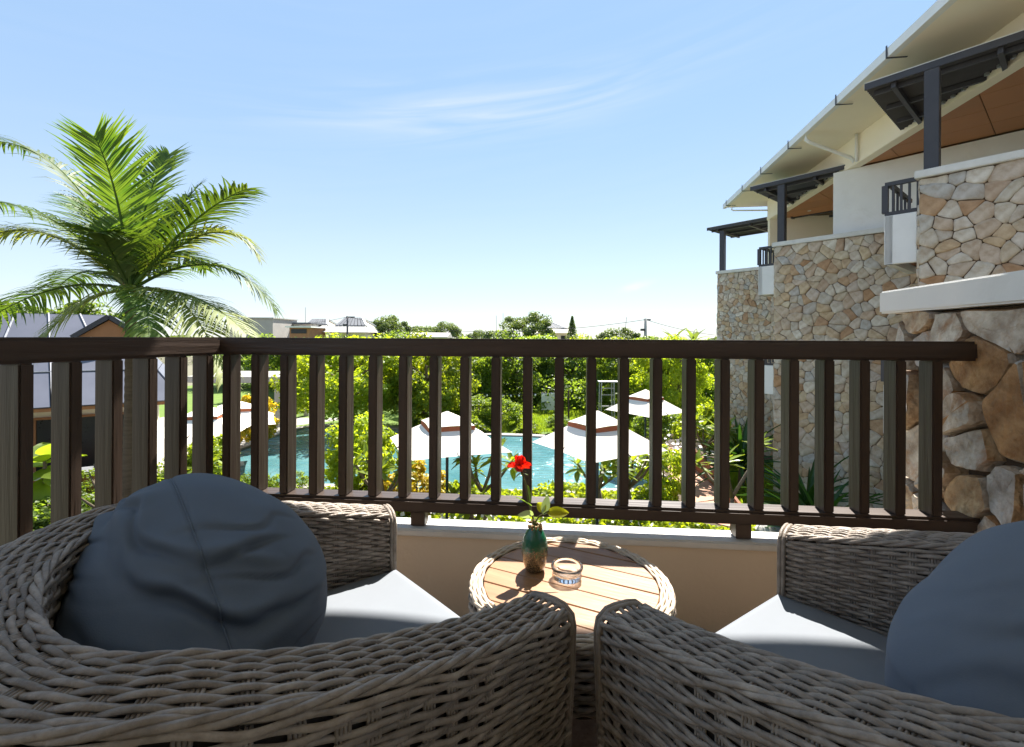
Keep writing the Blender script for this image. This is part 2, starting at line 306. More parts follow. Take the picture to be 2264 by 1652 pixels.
class MB:
    def __init__(s): s.v = []; s.f = []
    def add(s, V, Fc):
        o = len(s.v); s.v.extend([tuple(map(float, q)) for q in V]); s.f.extend([tuple(i + o for i in q) for q in Fc]); return s
    def box(s, c, size, rz=0.0):
        x, y, z = (q / 2 for q in size); cs, sn = math.cos(rz), math.sin(rz)
        V = [(c[0] + a * x * cs - b2 * y * sn, c[1] + a * x * sn + b2 * y * cs, c[2] + d * z) for d in (-1, 1) for a, b2 in ((-1, -1), (1, -1), (1, 1), (-1, 1))]
        return s.add(V, [(3, 2, 1, 0), (4, 5, 6, 7), (0, 1, 5, 4), (1, 2, 6, 5), (2, 3, 7, 6), (3, 0, 4, 7)])
    def bar(s, a, b, w, h, up=(0, 0, 1)):
        a, b, up = Vector(a), Vector(b), Vector(up); t = (b - a).normalized(); sd2 = t.cross(up)
        if sd2.length < 1e-4: sd2 = t.cross(Vector((1, 0, 0)))
        sd2.normalize(); u = sd2.cross(t)
        V = [p2 + sd2 * (i * w / 2) + u * (j * h / 2) for p2 in (a, b) for i, j in ((-1, -1), (1, -1), (1, 1), (-1, 1))]
        return s.add(V, [(0, 1, 2, 3), (7, 6, 5, 4), (0, 4, 5, 1), (1, 5, 6, 2), (2, 6, 7, 3), (3, 7, 4, 0)])
    def tube(s, pts, rad, sides=8, **k): return s.add(*tube(pts, rad, sides, **k))
    def prism(s, poly, z0, z1):
        n = len(poly)
        V = [(x, y, z0) for x, y in poly] + [(x, y, z1) for x, y in poly]
        return s.add(V, [tuple(reversed(range(n))), tuple(range(n, 2 * n))] + [(i, (i + 1) % n, n + (i + 1) % n, n + i) for i in range(n)])
    def extrude(s, poly3, d):
        n = len(poly3); d = Vector(d); A = [Vector(q) for q in poly3]
        V = A + [q + d for q in A]
        return s.add(V, [tuple(reversed(range(n))), tuple(range(n, 2 * n))] + [(i, (i + 1) % n, n + (i + 1) % n, n + i) for i in range(n)])
    def lathe(s, prof, seg=32, c=(0, 0, 0)):
        V = []; n = len(prof)
        for k in range(seg):
            a = 2 * math.pi * k / seg
            V += [(c[0] + r * math.cos(a), c[1] + r * math.sin(a), c[2] + z) for r, z in prof]
        Fc = [(k * n + i, ((k + 1) % seg) * n + i, ((k + 1) % seg) * n + i + 1, k * n + i + 1) for k in range(seg) for i in range(n - 1)]
        return s.add(V, Fc)
    def build(s, name, mname, parent=None, world=True, smooth=False, bevel=0.0, segs=2):
        V = np.array(s.v, dtype=float); base = None
        if parent is not None and world: V = V - np.array(wloc(parent))
        elif parent is None:
            base = np.array([(V[:, 0].min() + V[:, 0].max()) / 2, (V[:, 1].min() + V[:, 1].max()) / 2, V[:, 2].min()]); V = V - base
        me = make_mesh(name, V, s.f, mname, smooth)
        bm = bmesh.new(); bm.from_mesh(me)
        bmesh.ops.recalc_face_normals(bm, faces=bm.faces)
        if bevel:
            bmesh.ops.bevel(bm, geom=[e for e in bm.edges if len(e.link_faces) == 2 and e.calc_face_angle(0) > 0.5], offset=bevel, segments=segs, affect='EDGES', clamp_overlap=True)
        bm.to_mesh(me); bm.free()
        return link(name, me, parent, tuple(base) if base is not None else (0, 0, 0))
def struct(o): o['kind'] = 'structure'; return o
def sheet(name, poly, z, mname):
    mb = MB(); mb.add([(x, y, z) for x, y in poly], [tuple(range(len(poly)))]); return struct(mb.build(name, mname))

# ------------------------------------------------------------------ ground, lawn, pool, path
GZ = -3.6
g = MB(); xs = [-900, -60, 60, 900]
g.add([(-900, -60, 0 + GZ), (900, -60, GZ), (900, 1500, GZ), (-900, 1500, GZ)], [(0, 1, 2, 3)])
struct(g.build('ground', 'field_green'))
sheet('garden_bed', [(-30, 3), (14, 3), (14, 24), (8, 25.5), (-30, 25.5)], GZ + 0.004, 'soil')
sheet('lawn', [(-4, 23.2), (14, 22.2), (16, 60), (-30, 60), (-30, 26)], GZ + 0.010, 'lawn_green')
sheet('side_lawn', [(5.7, 5), (12, 5), (11, 18.0), (7.6, 18.4), (6.6, 16), (5.9, 12)], GZ + 0.008, 'lawn_green')
# pool
def smooth_poly(poly, it=2):
    for _ in range(it):
        q = []
        for i in range(len(poly)):
            a, b2 = np.array(poly[i]), np.array(poly[(i + 1) % len(poly)])
            q += [tuple(a * 0.8 + b2 * 0.2), tuple(a * 0.2 + b2 * 0.8)]
        poly = q
    return poly
pool = smooth_poly([(-11.0, 14.6), (-6.0, 14.8), (-2.0, 14.2), (4.8, 14.4), (4.7, 18.0), (2.4, 21.9), (-3.2, 22.4), (-7.5, 24.4), (-11.0, 24.2)], 2)
def offset_poly(poly, d):
    c = np.mean(np.array(poly), axis=0); out = []
    n = len(poly)
    for i in range(n):
        a, b2, e = np.array(poly[i - 1]), np.array(poly[i]), np.array(poly[(i + 1) % n])
        t = (e - a); t = t / (np.linalg.norm(t) + 1e-9); nrm = np.array([t[1], -t[0]])
        out.append(tuple(b2 + nrm * d))
    return out
deck = offset_poly(pool, 0.42)
mb = MB(); n = len(pool)
mb.add([(x, y, GZ + 0.10) for x, y in pool] + [(x, y, GZ + 0.10) for x, y in deck] + [(x, y, GZ - 0.05) for x, y in deck] + [(x, y, GZ - 0.05) for x, y in pool],
       [q for i in range(n) for q in ((i, (i + 1) % n, n + (i + 1) % n, n + i), (n + i, n + (i + 1) % n, 2 * n + (i + 1) % n, 2 * n + i), (i, 3 * n + i, 3 * n + (i + 1) % n, (i + 1) % n))])
struct(mb.build('pool_edge', 'grey_paving'))
sheet('pool_water', offset_poly(pool, 0.02), GZ + 0.035, 'pool_water_surface')
sheet('pool_terrace', [(-20, 15.5), (-11.3, 15.5), (-11.3, 24.6), (-9.0, 27), (-20, 27)], GZ + 0.016, 'grey_paving')
sheet('path', smooth_poly([(5.0, 11.8), (6.4, 11.6), (6.9, 14.5), (7.3, 17.0), (7.6, 20.0), (6.2, 20.4), (5.9, 18.0), (5.2, 15.0)], 2), GZ + 0.022, 'terracotta_paving')

# ------------------------------------------------------------------ stones for rubble walls
def clip(poly, p2, q2):
    mid = ((p2[0] + q2[0]) / 2, (p2[1] + q2[1]) / 2); nx, ny = q2[0] - p2[0], q2[1] - p2[1]
    out2 = []
    for i in range(len(poly)):
        a, b2 = poly[i], poly[(i + 1) % len(poly)]
        da = (a[0] - mid[0]) * nx + (a[1] - mid[1]) * ny; db = (b2[0] - mid[0]) * nx + (b2[1] - mid[1]) * ny
        if da <= 0: out2.append(a)
        if da * db < 0:
            t = da / (da - db); out2.append((a[0] + (b2[0] - a[0]) * t, a[1] + (b2[1] - a[1]) * t))
    return out2
def voronoi(x0, x1, y0, y1, cx, cy, rng, jit=1.25):
    pts = []; nx = max(1, round((x1 - x0) / cx)); ny = max(1, round((y1 - y0) / cy))
    for j in range(ny):
        for i in range(nx):
            if rng.random() < 0.17: continue
            pts.append((x0 + (i + 0.5 + 0.5 * (j % 2) - 0.25 + (rng.random() - 0.5) * jit) * (x1 - x0) / nx, y0 + (j + 0.5 + (rng.random() - 0.5) * jit) * (y1 - y0) / ny))
    pts = [(min(max(a, x0 + 0.03 * cx), x1 - 0.03 * cx), min(max(b2, y0 + 0.03 * cy), y1 - 0.03 * cy)) for a, b2 in pts]
    polys = []
    for i, a in enumerate(pts):
        poly = [(x0, y0), (x1, y0), (x1, y1), (x0, y1)]
        for k, b2 in enumerate(pts):
            if k != i and abs(b2[0] - a[0]) < 3.2 * cx and abs(b2[1] - a[1]) < 3.2 * cy: poly = clip(poly, a, b2)
            if len(poly) < 3: break
        if len(poly) >= 3: polys.append(poly)
    return polys
def parea(p2): return 0.5 * abs(sum(p2[i][0] * p2[(i + 1) % len(p2)][1] - p2[(i + 1) % len(p2)][0] * p2[i][1] for i in range(len(p2))))
def stone_geo(poly, gap, depth, rng, rough=0.15):
    c = np.mean(np.array(poly), axis=0); P0_ = np.array(poly); P = []
    for i in range(len(P0_)):                    # break long edges with a slight kink
        a, b2 = P0_[i], P0_[(i + 1) % len(P0_)]; e = b2 - a; P.append(a)
        if np.linalg.norm(e) > 6 * gap: P.append((a + b2) / 2 + np.array([-e[1], e[0]]) * rng.uniform(-0.10, 0.03))
    P = np.array(P); ext = np.linalg.norm(P - c, axis=1)
    P = c + (P - c) * np.maximum(0.25, 1 - gap * (0.7 + 0.6 * rng.random()) / np.maximum(ext, 1e-3))[:, None]
    Q = []
    for i in range(len(P)):                      # knock the corners off
        a, b2 = P[i], P[(i + 1) % len(P)]; k = 0.10 + 0.16 * rng.random()
        Q += [a * (1 - k) + b2 * k, a * k + b2 * (1 - k)]
    Q = np.array(Q); Q += (np.array([[rng.random() - 0.5, rng.random() - 0.5] for _ in Q])) * gap * 0.8
    n = len(Q); V = []
    dd = depth * (0.45 + 1.0 * rng.random()); tx, ty = (rng.random() - 0.5) * rough, (rng.random() - 0.5) * rough
    for sc, z, jz in ((1.0, -0.02, 0), (1.0, dd * 0.62, 0.15), (0.94, dd * 0.96, 0.10), (0.62, dd * 1.0, 0.16)):
        for q in Q:
            o = (q - c) * sc
            V.append((c[0] + o[0], c[1] + o[1], z + (o[0] * tx + o[1] * ty if z > 0 else 0) + (rng.random() - 0.5) * dd * jz))
    V.append((c[0], c[1], dd * 1.0 + (rng.random() - 0.5) * dd * 0.15)); ci = len(V) - 1
    Fc = []
    for lv in range(3):
        for i in range(n):
            j = (i + 1) % n; Fc.append((lv * n + i, lv * n + j, (lv + 1) * n + j, (lv + 1) * n + i))
    for i in range(n): Fc.append((3 * n + i, 3 * n + (i + 1) % n, ci))
    return V, Fc
def stones_on(parent, org, axis, z0, z1, length, cx, cy, gap, depth, mname, seed, outward, limit=None, rng_rough=0.15, stuffname='rubble'):
    """stones laid on the vertical plane through org along axis; outward = horizontal normal"""
    rng = random.Random(seed)
    polys = voronoi(0, length, z0, z1, cx, cy, rng)
    if limit is not None:
        key = sorted(range(len(polys)), key=lambda i: -parea(polys[i]) * (1.0 if polys[i][0][1] > -0.2 else 0.55))
        singles = set(key[:limit])
    else: singles = set(range(len(polys)))
    rest = MB(); count = 0
    A = np.array([axis[0], axis[1], 0.0]); O = np.array([outward[0], outward[1], 0.0]); P0 = np.array([org[0], org[1], 0.0])
    for i, poly in enumerate(polys):
        V, Fc = stone_geo(poly, gap, depth, rng, rng_rough)
        V = np.array(V); Wd = P0 + V[:, 0:1] * A + V[:, 2:3] * O + V[:, 1:2] * np.array([0, 0, 1.0])
        if i in singles:
            c = Wd.mean(axis=0); me = make_mesh('stone', Wd - c, Fc, mname, True)
            bm = bmesh.new(); bm.from_mesh(me); bmesh.ops.recalc_face_normals(bm, faces=bm.faces); bm.to_mesh(me); bm.free()
            if mname == 'stone_near': me.set_sharp_from_angle(angle=R(33))
            link('stone', me, parent, tuple(Vector(c) - wloc(parent))); count += 1
        else: rest.add(Wd, Fc)
    if rest.v: tag(rest.build(stuffname, mname, parent, smooth=True), kind='stuff')
    return count

# ------------------------------------------------------------------ hotel wing to the right
AX = Vector((0.150, 0.9887, 0)).normalized()       # long axis of the wing
WD = Vector((0.638, -0.770, 0))                    # direction of each balcony front, running towards the camera
NI = Vector((0.770, 0.638, 0))                     # into the building
PER = Vector((0.93, 6.15, 0))
L0 = Vector((7.05, 8.15, 0))
UZ = 3.07                                          # upper floor
wing = thing('hotel_wing', 'cream and stone hotel wing with stepped balconies and long white gutter', 'building', (9.5, 13, GZ))
def v3(p2, z): return (p2.x, p2.y, z)
TOPZ = 4.02
stone_budget = [70, 210, 19]
def quad_wall(mb, a, b2, thick, z0, z1, nrm):
    n2 = Vector(nrm) * thick
    mb.prism([(a.x, a.y), (b2.x, b2.y), (b2.x + n2.x, b2.y + n2.y), (a.x + n2.x, a.y + n2.y)], z0, z1)
B0 = Vector((9.27, 13.06, 0)); NW = Vector((AX.y, -AX.x, 0))
W0 = B0 - AX * 12.0
def cut(o, co, no):
    co = co - wloc(o); bm = bmesh.new(); bm.from_mesh(o.data)
    r_ = bmesh.ops.bisect_plane(bm, geom=bm.verts[:] + bm.edges[:] + bm.faces[:], plane_co=co, plane_no=no, clear_outer=True)
    ed = [e for e in r_['geom_cut'] if isinstance(e, bmesh.types.BMEdge)]
    if ed:
        try: bmesh.ops.holes_fill(bm, edges=ed)
        except Exception: pass
    bm.to_mesh(o.data); bm.free()
for i in range(3):
    L = L0 + PER * i
    if i == 2: L = L + Vector((0.02, 0, 0))
    ln = 3.6
    wmb = MB(); quad_wall(wmb, L, L + WD * ln, 0.34, GZ, TOPZ - 0.13, NI)
    sw = wmb.build('stone_wall', 'mortar', wing)
    vis = (1.6, 3.2, 2.2)[i]; zlo = (-1.2, GZ, GZ)[i]
    cs = ((0.24, 0.185), (0.26, 0.20), (0.19, 0.16))[i]
    stones_on(sw, L, WD, zlo, TOPZ - 0.14, vis, cs[0], cs[1], 0.0062, 0.034, 'stone', 40 + i, -NI, stone_budget[i])
    stones_on(sw, L + WD * vis, WD, zlo, TOPZ - 0.14, 3.6 - vis, cs[0], cs[1], 0.0062, 0.034, 'stone', 140 + i, -NI, 0) if 3.6 - vis > 0.3 else None
    # return face of the wall at its far end
    rest = MB(); rng = random.Random(90 + i)
    for poly in voronoi(0, 0.34, zlo, TOPZ - 0.14, 0.18, 0.2, rng):
        V, Fc = stone_geo(poly, 0.012, 0.03, rng); V = np.array(V)
        rest.add(np.array(L) + V[:, 0:1] * np.array(NI) + V[:, 2:3] * np.array(-WD) + V[:, 1:2] * np.array([0, 0, 1.0]), Fc)
    tag(rest.build('rubble', 'stone', sw, smooth=True), kind='stuff')
    c = MB(); a = L - WD * 0.06 - NI * 0.09; quad_wall(c, a, a + WD * (ln + 0.1), 0.52, TOPZ - 0.13, TOPZ, NI)
    c.build('coping', 'coping_white', wing, bevel=0.012)
    # white box with railing left of the stone, on both storeys
    for zo in (() if i == 2 else (0, -UZ)):
        a = L + NI * 0.05 - WD * 0.50; b2 = L + NI * 0.05 - WD * 0.04
        q = MB(); quad_wall(q, a, b2, 0.12, 2.47 + zo, 3.35 + zo, NI); q.build('balcony_parapet', 'white_plaster', wing, bevel=0.01)
        q = MB(); quad_wall(q, a + WD * 0.0, a + WD * 0.12, 1.9, 2.47 + zo, 3.347 + zo, NI * 1.0); q.build('balcony_parapet', 'white_plaster', wing)
        q = MB(); quad_wall(q, a + WD * 0.13 + NI * 0.125, b2 + NI * 0.125, 1.75, 2.60 + zo, 2.72 + zo, NI); q.build('balcony_floor', 'timber_orange', wing)
        q = MB(); up = Vector((0, 0, 1))
        t0, t1 = v3(a + NI * 0.06, 3.93 + zo), v3(b2 + NI * 0.06, 3.93 + zo); q.bar(t0, t1, 0.07, 0.07)
        q.bar(v3(a + NI * 0.06, 3.39 + zo), v3(b2 + NI * 0.06, 3.39 + zo), 0.09, 0.06)
        for k in range(5):
            p2 = a.lerp(b2, k / 4) + NI * 0.06; w2 = 0.09 if k == 0 else 0.035
            q.box((p2.x, p2.y, 3.66 + zo), (w2, w2, 0.5), math.atan2(WD.y, WD.x))
        for k in range(1, 6):
            p2 = a + NI * (0.06 + 0.3 * k) + WD * 0.06; q.box((p2.x, p2.y, 3.66 + zo), (0.035, 0.035, 0.5), math.atan2(WD.y, WD.x))
        q.bar(v3(a + WD * 0.06 + NI * 0.1, 3.93 + zo), v3(a + WD * 0.06 + NI * 1.7, 3.93 + zo), 0.07, 0.07)
        q.build('balcony_railing', 'charcoal_metal', wing)
    # post and corrugated canopy, cut where it meets the long wall
    CZ = 5.92
    p2 = L + WD * 0.14 + NI * 0.15
    q = MB(); q.box((p2.x, p2.y, (TOPZ + CZ - 0.16) / 2), (0.2, 0.2, CZ - 0.16 - TOPZ), math.atan2(WD.y, WD.x)); q.build('post', 'charcoal_metal', wing, bevel=0.008)
    over = 0.86 if i < 2 else 0.5
    T = L - WD * over + NI * 0.30 if i < 2 else L - WD * over + NI * 0.02; cl = 4.8; cd = 4.2
    cm = MB(); nw_ = 44; Vv = []
    for k in range(nw_ * 4 + 1):
        t = k / (nw_ * 4) * cd; zz = CZ + 0.026 * math.sin(k / 4 * 2 * math.pi)
        for s2 in (0, cl):
            q3 = T + NI * t + WD * s2; Vv.append((q3.x, q3.y, zz))
    nn = nw_ * 4 + 1
    cm.add(Vv, [(2 * k, 2 * k + 1, 2 * k + 3, 2 * k + 2) for k in range(nn - 1)])
    co = cm.build('canopy', 'charcoal_metal', wing)
    if i < 2: cut(co, W0 - NW * 0.02, NW)
    else: cut(co, T + NI * 2.2, NI)
    sol = co.modifiers.new('thickness', 'SOLIDIFY'); sol.thickness = 0.008
    q = MB()
    for s2 in (0.42, 1.8, 3.4): q.bar(v3(T + WD * s2 + NI * 0.04, CZ - 0.09), v3(T + WD * s2 + NI * (cd - 0.03), CZ - 0.09), 0.07, 0.11)
    for t in (0.22, 1.1, 2.0): q.bar(v3(T + WD * 0.1 + NI * t, CZ - 0.075), v3(T + WD * (cl - 0.1) + NI * t, CZ - 0.075), 0.06, 0.08)
    raf = q.build('canopy_rafter', 'charcoal_metal', co)
    if i < 2: cut(raf, W0 - NW * 0.03, NW)
    else: cut(raf, T + NI * 2.15, NI)
    q = MB(); q.bar(v3(T - NI * 0.02, CZ), v3(T + WD * cl - NI * 0.02, CZ), 0.035, 0.12); q.build('canopy_fascia', 'charcoal_metal', co)
    q = MB(); q.bar(v3(T - NI * 0.02, CZ + 0.067), v3(T + WD * cl - NI * 0.02, CZ + 0.067), 0.05, 0.010); q.bar(v3(T - WD * 0.012, CZ + 0.03), v3(T - WD * 0.012 + NI * 2.0, CZ + 0.03), 0.02, 0.02); q.build('canopy_trim', 'white_paint', co)
    # pale fixings along the line where the canopy meets the wall
    if i < 2:
        y0_ = T.y + 1.2
        for k in range(11):
            q = MB(); q3 = W0 + AX * ((y0_ - W0.y) / AX.y - 0.26 * k) - NW * 0.09; q.box((q3.x, q3.y, CZ - 0.055), (0.06, 0.05, 0.05), math.atan2(AX.y, AX.x)); q.build('bracket', 'galvanised', co)
# main wall above the balconies
WBZ, WTZ = 5.80, 6.56
Wend = 18.7; WL = (Wend - W0.y) / AX.y
q = MB(); quad_wall(q, W0, W0 + AX * WL, 0.22, WBZ + 0.15, WTZ - 0.002, NW); q.build('upper_wall', 'cream_plaster', wing)
q = MB(); quad_wall(q, W0 - NW * 0.015, W0 - NW * 0.015 + AX * (WL + 0.02), 0.26, WBZ, WBZ + 0.148, NW); q.build('wall_beam', 'cream_plaster', wing, bevel=0.01)
q = MB(); e = W0 + AX * WL; quad_wall(q, e + NW * 0.02, e + NW * 7, 0.2, UZ, WTZ - 0.004, -AX); q.build('end_wall', 'cream_plaster', wing)
q = MB(); quad_wall(q, W0 + NW * 4.2, W0 + AX * (WL - 0.3) + NW * 4.2, 0.2, GZ, WTZ - 0.01, NW); q.build('inner_wall', 'cream_plaster', wing)
# party walls (back of each balcony) and brown soffit boards
for i in range(-1, 2):
    B = B0 + PER * i
    a = B - WD * 0.32; b2 = B + WD * 5.2
    if i < 1:
        q = MB(); quad_wall(q, a, b2, 0.2, UZ + 0.3, WBZ - 0.003, NI); q.build('party_wall', 'white_plaster', wing)
    # boards: rows along WD, filling the triangle between the long wall and the party wall
    for r_ in range(5):
        for c_ in range(4):
            s0, s1 = 0.9 * r_, 0.9 * r_ + 0.885
            base = B - NI * 0.02
            def corner(s2, t2):                      # s2 out from the party wall, t2 along it
                return base - NI * s2 + WD * t2
            poly = [corner(s0, 1.75 * c_ - 0.6), corner(s0, 1.75 * c_ + 1.135), corner(s1, 1.75 * c_ + 1.135), corner(s1, 1.75 * c_ - 0.6)]
            # clip with the long wall line (keep the inner side)
            pl = []
            for k in range(4):
                A_, B_ = poly[k], poly[(k + 1) % 4]
                da, db = (A_ - W0).dot(NW) - 0.25, (B_ - W0).dot(NW) - 0.25
                if da >= 0: pl.append(A_)
                if da * db < 0: pl.append(A_.lerp(B_, da / (da - db)))
            if len(pl) < 3: continue
            if i == 1 and min(p_.y for p_ in pl) > Wend - 0.4: continue
            q = MB(); q.prism([(p_.x, p_.y) for p_ in pl], WBZ + 0.035, WBZ + 0.055); q.build('soffit_board', 'soffit_board', wing)
    q = MB(); c3 = B + WD * 1.9 - NI * 0.6; q.lathe([(0.0, -0.006), (0.05, -0.006), (0.062, 0.0), (0.062, 0.02), (0, 0.02)], 20, (c3.x, c3.y, WBZ + 0.026)); q.build('ceiling_light', 'lens_white', wing, smooth=True)
q = MB(); quad_wall(q, W0 + NW * 0.25, W0 + NW * 0.25 + AX * (WL - 0.3), 3.9, WBZ + 0.06, WBZ + 0.11, NW); q.build('ceiling_slab', 'mortar', wing)
# roof, soffit, gutter
EAV = W0 - NW * 1.33; EL = (19.65 - EAV.y) / AX.y
q = MB(); quad_wall(q, EAV, EAV + AX * EL, 8.5, WTZ, WTZ + 0.03, NW); q.build('eave_soffit', 'cream_plaster', wing)
rf = MB(); A0, A1 = EAV - NW * 0.04, EAV - NW * 0.04 + AX * (EL + 0.05); B2, B1 = A0 + NW * 7, A1 + NW * 7
rf.add([v3(A0, WTZ + 0.11), v3(A1, WTZ + 0.11), v3(B1, WTZ + 3.0), v3(B2, WTZ + 3.0), v3(A0, WTZ + 0.05), v3(A1, WTZ + 0.05), v3(B1, WTZ + 2.94), v3(B2, WTZ + 2.94)],
       [(0, 1, 2, 3), (7, 6, 5, 4), (0, 4, 5, 1), (1, 5, 6, 2), (2, 6, 7, 3), (3, 7, 4, 0)]); rf.build('roof', 'roof_metal', wing)
gt = MB(); a, b2 = EAV - NW * 0.13, EAV - NW * 0.13 + AX * (EL + 0.04)
quad_wall(gt, a, b2, 0.012, WTZ - 0.03, WTZ + 0.15, NW); quad_wall(gt, a + NW * 0.012, b2 + NW * 0.012, 0.115, WTZ - 0.03, WTZ - 0.018, NW)
gut = gt.build('gutter', 'white_paint', wing)
def s_at(xp):                                      # distance along the eave met by a sight line
    k = (xp - 1132) / 1040; return (EAV.x - k * EAV.y) / (k * AX.y - AX.x)
for xp in (1612, 1648, 1690, 1752, 1860, 1975, 2150):
    q = MB(); c3 = EAV - NW * 0.145 + AX * s_at(xp)
    q.bar(v3(c3, WTZ - 0.045), v3(c3, WTZ + 0.19), 0.035, 0.012, tuple(NW)); q.bar(v3(c3, WTZ - 0.045), v3(c3 + NW * 0.36, WTZ - 0.045), 0.03, 0.012); q.build('gutter_bracket', 'charcoal_metal', gut)
for xp in (1785, 2215):
    s2 = s_at(xp); c3 = EAV - NW * 0.06 + AX * s2; w3 = W0 - NW * 0.07 + AX * (s2 + 0.35)
    q = MB(); q.tube([v3(c3, WTZ - 0.03), v3(c3, WTZ - 0.16), v3(c3.lerp(w3, 0.06), WTZ - 0.22), v3(c3.lerp(w3, 0.95), WTZ - 0.58), v3(w3, WTZ - 0.64), v3(w3, WBZ + 0.02)], 0.045, 10)
    w4 = w3 - AX * 0.16; q.tube([v3(w4, WTZ - 0.01), v3(w4, WBZ + 0.02)], 0.035, 8)
    q.build('downpipe', 'white_paint', wing, smooth=True)
c3 = EAV + NW * 0.1 + AX * (EL - 0.4); w3 = W0 + AX * (WL - 0.02)
q = MB(); q.tube([v3(c3, WTZ), v3(c3, WTZ - 0.2), v3(c3 + NW * 0.06 - AX * 0.05, WTZ - 0.24), v3(w3, WTZ - 0.36)], 0.03, 8); q.build('downpipe', 'white_paint', wing, smooth=True)

# ------------------------------------------------------------------ our own building: floor, roof overhead, rear wall
own = thing('hotel_block', 'hotel block whose roof and floor frame this balcony', 'building', (0, -1.4, 0))
def ry(x): return 3.73 - 0.0855 * (x - 0.64)         # roof edge runs with the balcony front
q = MB(); x0_, x1_ = -1.6, 3.6
q.add([(x0_, -1.5, 3.45), (x1_, -1.5, 3.45), (x1_, ry(x1_), 4.10), (x0_, ry(x0_), 4.10), (x0_, -1.5, 3.60), (x1_, -1.5, 3.60), (x1_, ry(x1_), 4.25), (x0_, ry(x0_), 4.25)], [(3, 2, 1, 0), (4, 5, 6, 7), (0, 1, 5, 4), (1, 2, 6, 5), (2, 3, 7, 6), (3, 0, 4, 7)])
q.build('roof', 'white_plaster', own)
q = MB(); q.box((0.4, -1.45, 1.72), (5.6, 0.15, 3.44)); q.build('rear_wall', 'beige_plaster', own)
fl = MB(); fl.prism([(-1.62, -1.36), (1.5, -1.36), (1.80, 1.96), (-1.30, 2.2)], -0.2, 0.0)
flo = fl.build('balcony_floor', 'floor_tile', own)
# small floor tiles in the gap between the chairs
for iy in range(26):
    for ix in range(10):
        pass
tl = MB(); rng = random.Random(5)
for iy in range(58):
    for ix in range(44):
        x, y = -0.35 + ix * 0.023, 0.25 + iy * 0.023
        tl.box((x, y, 0.003), (0.0205, 0.0205, 0.006 + rng.random() * 0.001), (rng.random() - 0.5) * 0.03)
tag(tl.build('mosaic_tile', 'floor_tile', flo), kind='stuff')

# near stone side wall with its white coping
S0 = Vector((1.75, 1.75, 0)); SA = Vector((0.153, 0.988, 0)); SN = Vector((0.988, -0.153, 0))
far_s = 0.40; near_s = -1.15
sw = thing('stone_wall', 'rough rubble stone wall under a white slab beside the balcony railing', 'wall', (1.75, 1.75, GZ))
q = MB(); quad_wall(q, S0 + SA * near_s, S0 + SA * far_s, 0.4, GZ, 1.235, SN); q.build('wall_core', 'mortar', sw)
stones_on(sw, S0 + SA * near_s, SA, -0.95, 1.238, far_s - near_s, 0.165, 0.155, 0.011, 0.05, 'stone_near', 12, -SN, None, 0.30)
rest = MB(); rng = random.Random(77)
for poly in voronoi(0, 0.4, -3.5, 1.236, 0.2, 0.2, rng):
    V, Fc = stone_geo(poly, 0.012, 0.04, rng); V = np.array(V)
    rest.add(np.array(S0 + SA * far_s) + V[:, 0:1] * np.array(SN) + V[:, 2:3] * np.array(SA) + V[:, 1:2] * np.array([0, 0, 1.0]), Fc)
tag(rest.build('rubble', 'stone_near', sw, smooth=True), kind='stuff')
rest = MB()
for poly in voronoi(0.3, far_s - near_s, -3.5, -0.96, 0.24, 0.22, rng):
    V, Fc = stone_geo(poly, 0.012, 0.04, rng); V = np.array(V)
    rest.add(np.array(S0 + SA * near_s) + V[:, 0:1] * np.array(SA) + V[:, 2:3] * np.array(-SN) + V[:, 1:2] * np.array([0, 0, 1.0]), Fc)
tag(rest.build('rubble', 'stone_near', sw, smooth=True), kind='stuff')
q = MB(); a = S0 + SA * near_s - SN * 0.07; quad_wall(q, a, a + SA * (far_s - near_s + 0.1), 0.55, 1.240, 1.345, SN); q.build('coping', 'white_plaster', sw, bevel=0.008)

# ------------------------------------------------------------------ parapet and railing
RC = Vector((-1.235, 2.0, 0))                      # railing corner
RX = Vector((2.946, -0.252, 0)).normalized()       # along the front
RN = Vector((-RX.y, RX.x, 0))                      # outwards
RL = Vector((-0.17, -1.0, 0)).normalized()         # left return towards the camera
RLN = Vector((RL.y, -RL.x, 0))                     # outwards from the return (to the left)
flen = 2.985; llen = 1.9
par = thing('parapet_wall', 'low beige balcony wall with a white ledge on top', 'wall', (0.2, 1.9, -0.2))
LZ = 0.352
q = MB(); a = RC - RX * 0.02 - RN * 0.055
inn = RC - RN * 0.045 + Vector((0.045, 0, 0))
q.prism([(p_.x, p_.y) for p_ in (inn, RC + RX * (flen - 0.05) - RN * 0.045, RC + RX * (flen - 0.05) + RN * 0.045, RC + RN * 0.045 + RLN * 0.045, RC + RL * llen + RLN * 0.045, RC + RL * llen - RLN * 0.05)], -0.3, LZ - 0.028)
q.build('wall_body', 'beige_plaster', par)
q = MB(); inn2 = RC - RN * 0.058 + Vector((0.058, 0, 0))
q.prism([(p_.x, p_.y) for p_ in (inn2, RC + RX * (flen - 0.05) - RN * 0.058, RC + RX * (flen - 0.05) + RN * 0.062, RC + RN * 0.062 + RLN * 0.062, RC + RL * llen + RLN * 0.062, RC + RL * llen - RLN * 0.06)], LZ - 0.03, LZ)
q.build('ledge', 'coping_white', par, bevel=0.006)
rail = thing('railing', 'dark brown wooden balcony railing with square upright balusters', 'railing', (RC.x, RC.y, LZ))
ZB0, ZB1, ZT0, ZT1 = 0.414, 0.468, 1.040, 1.112
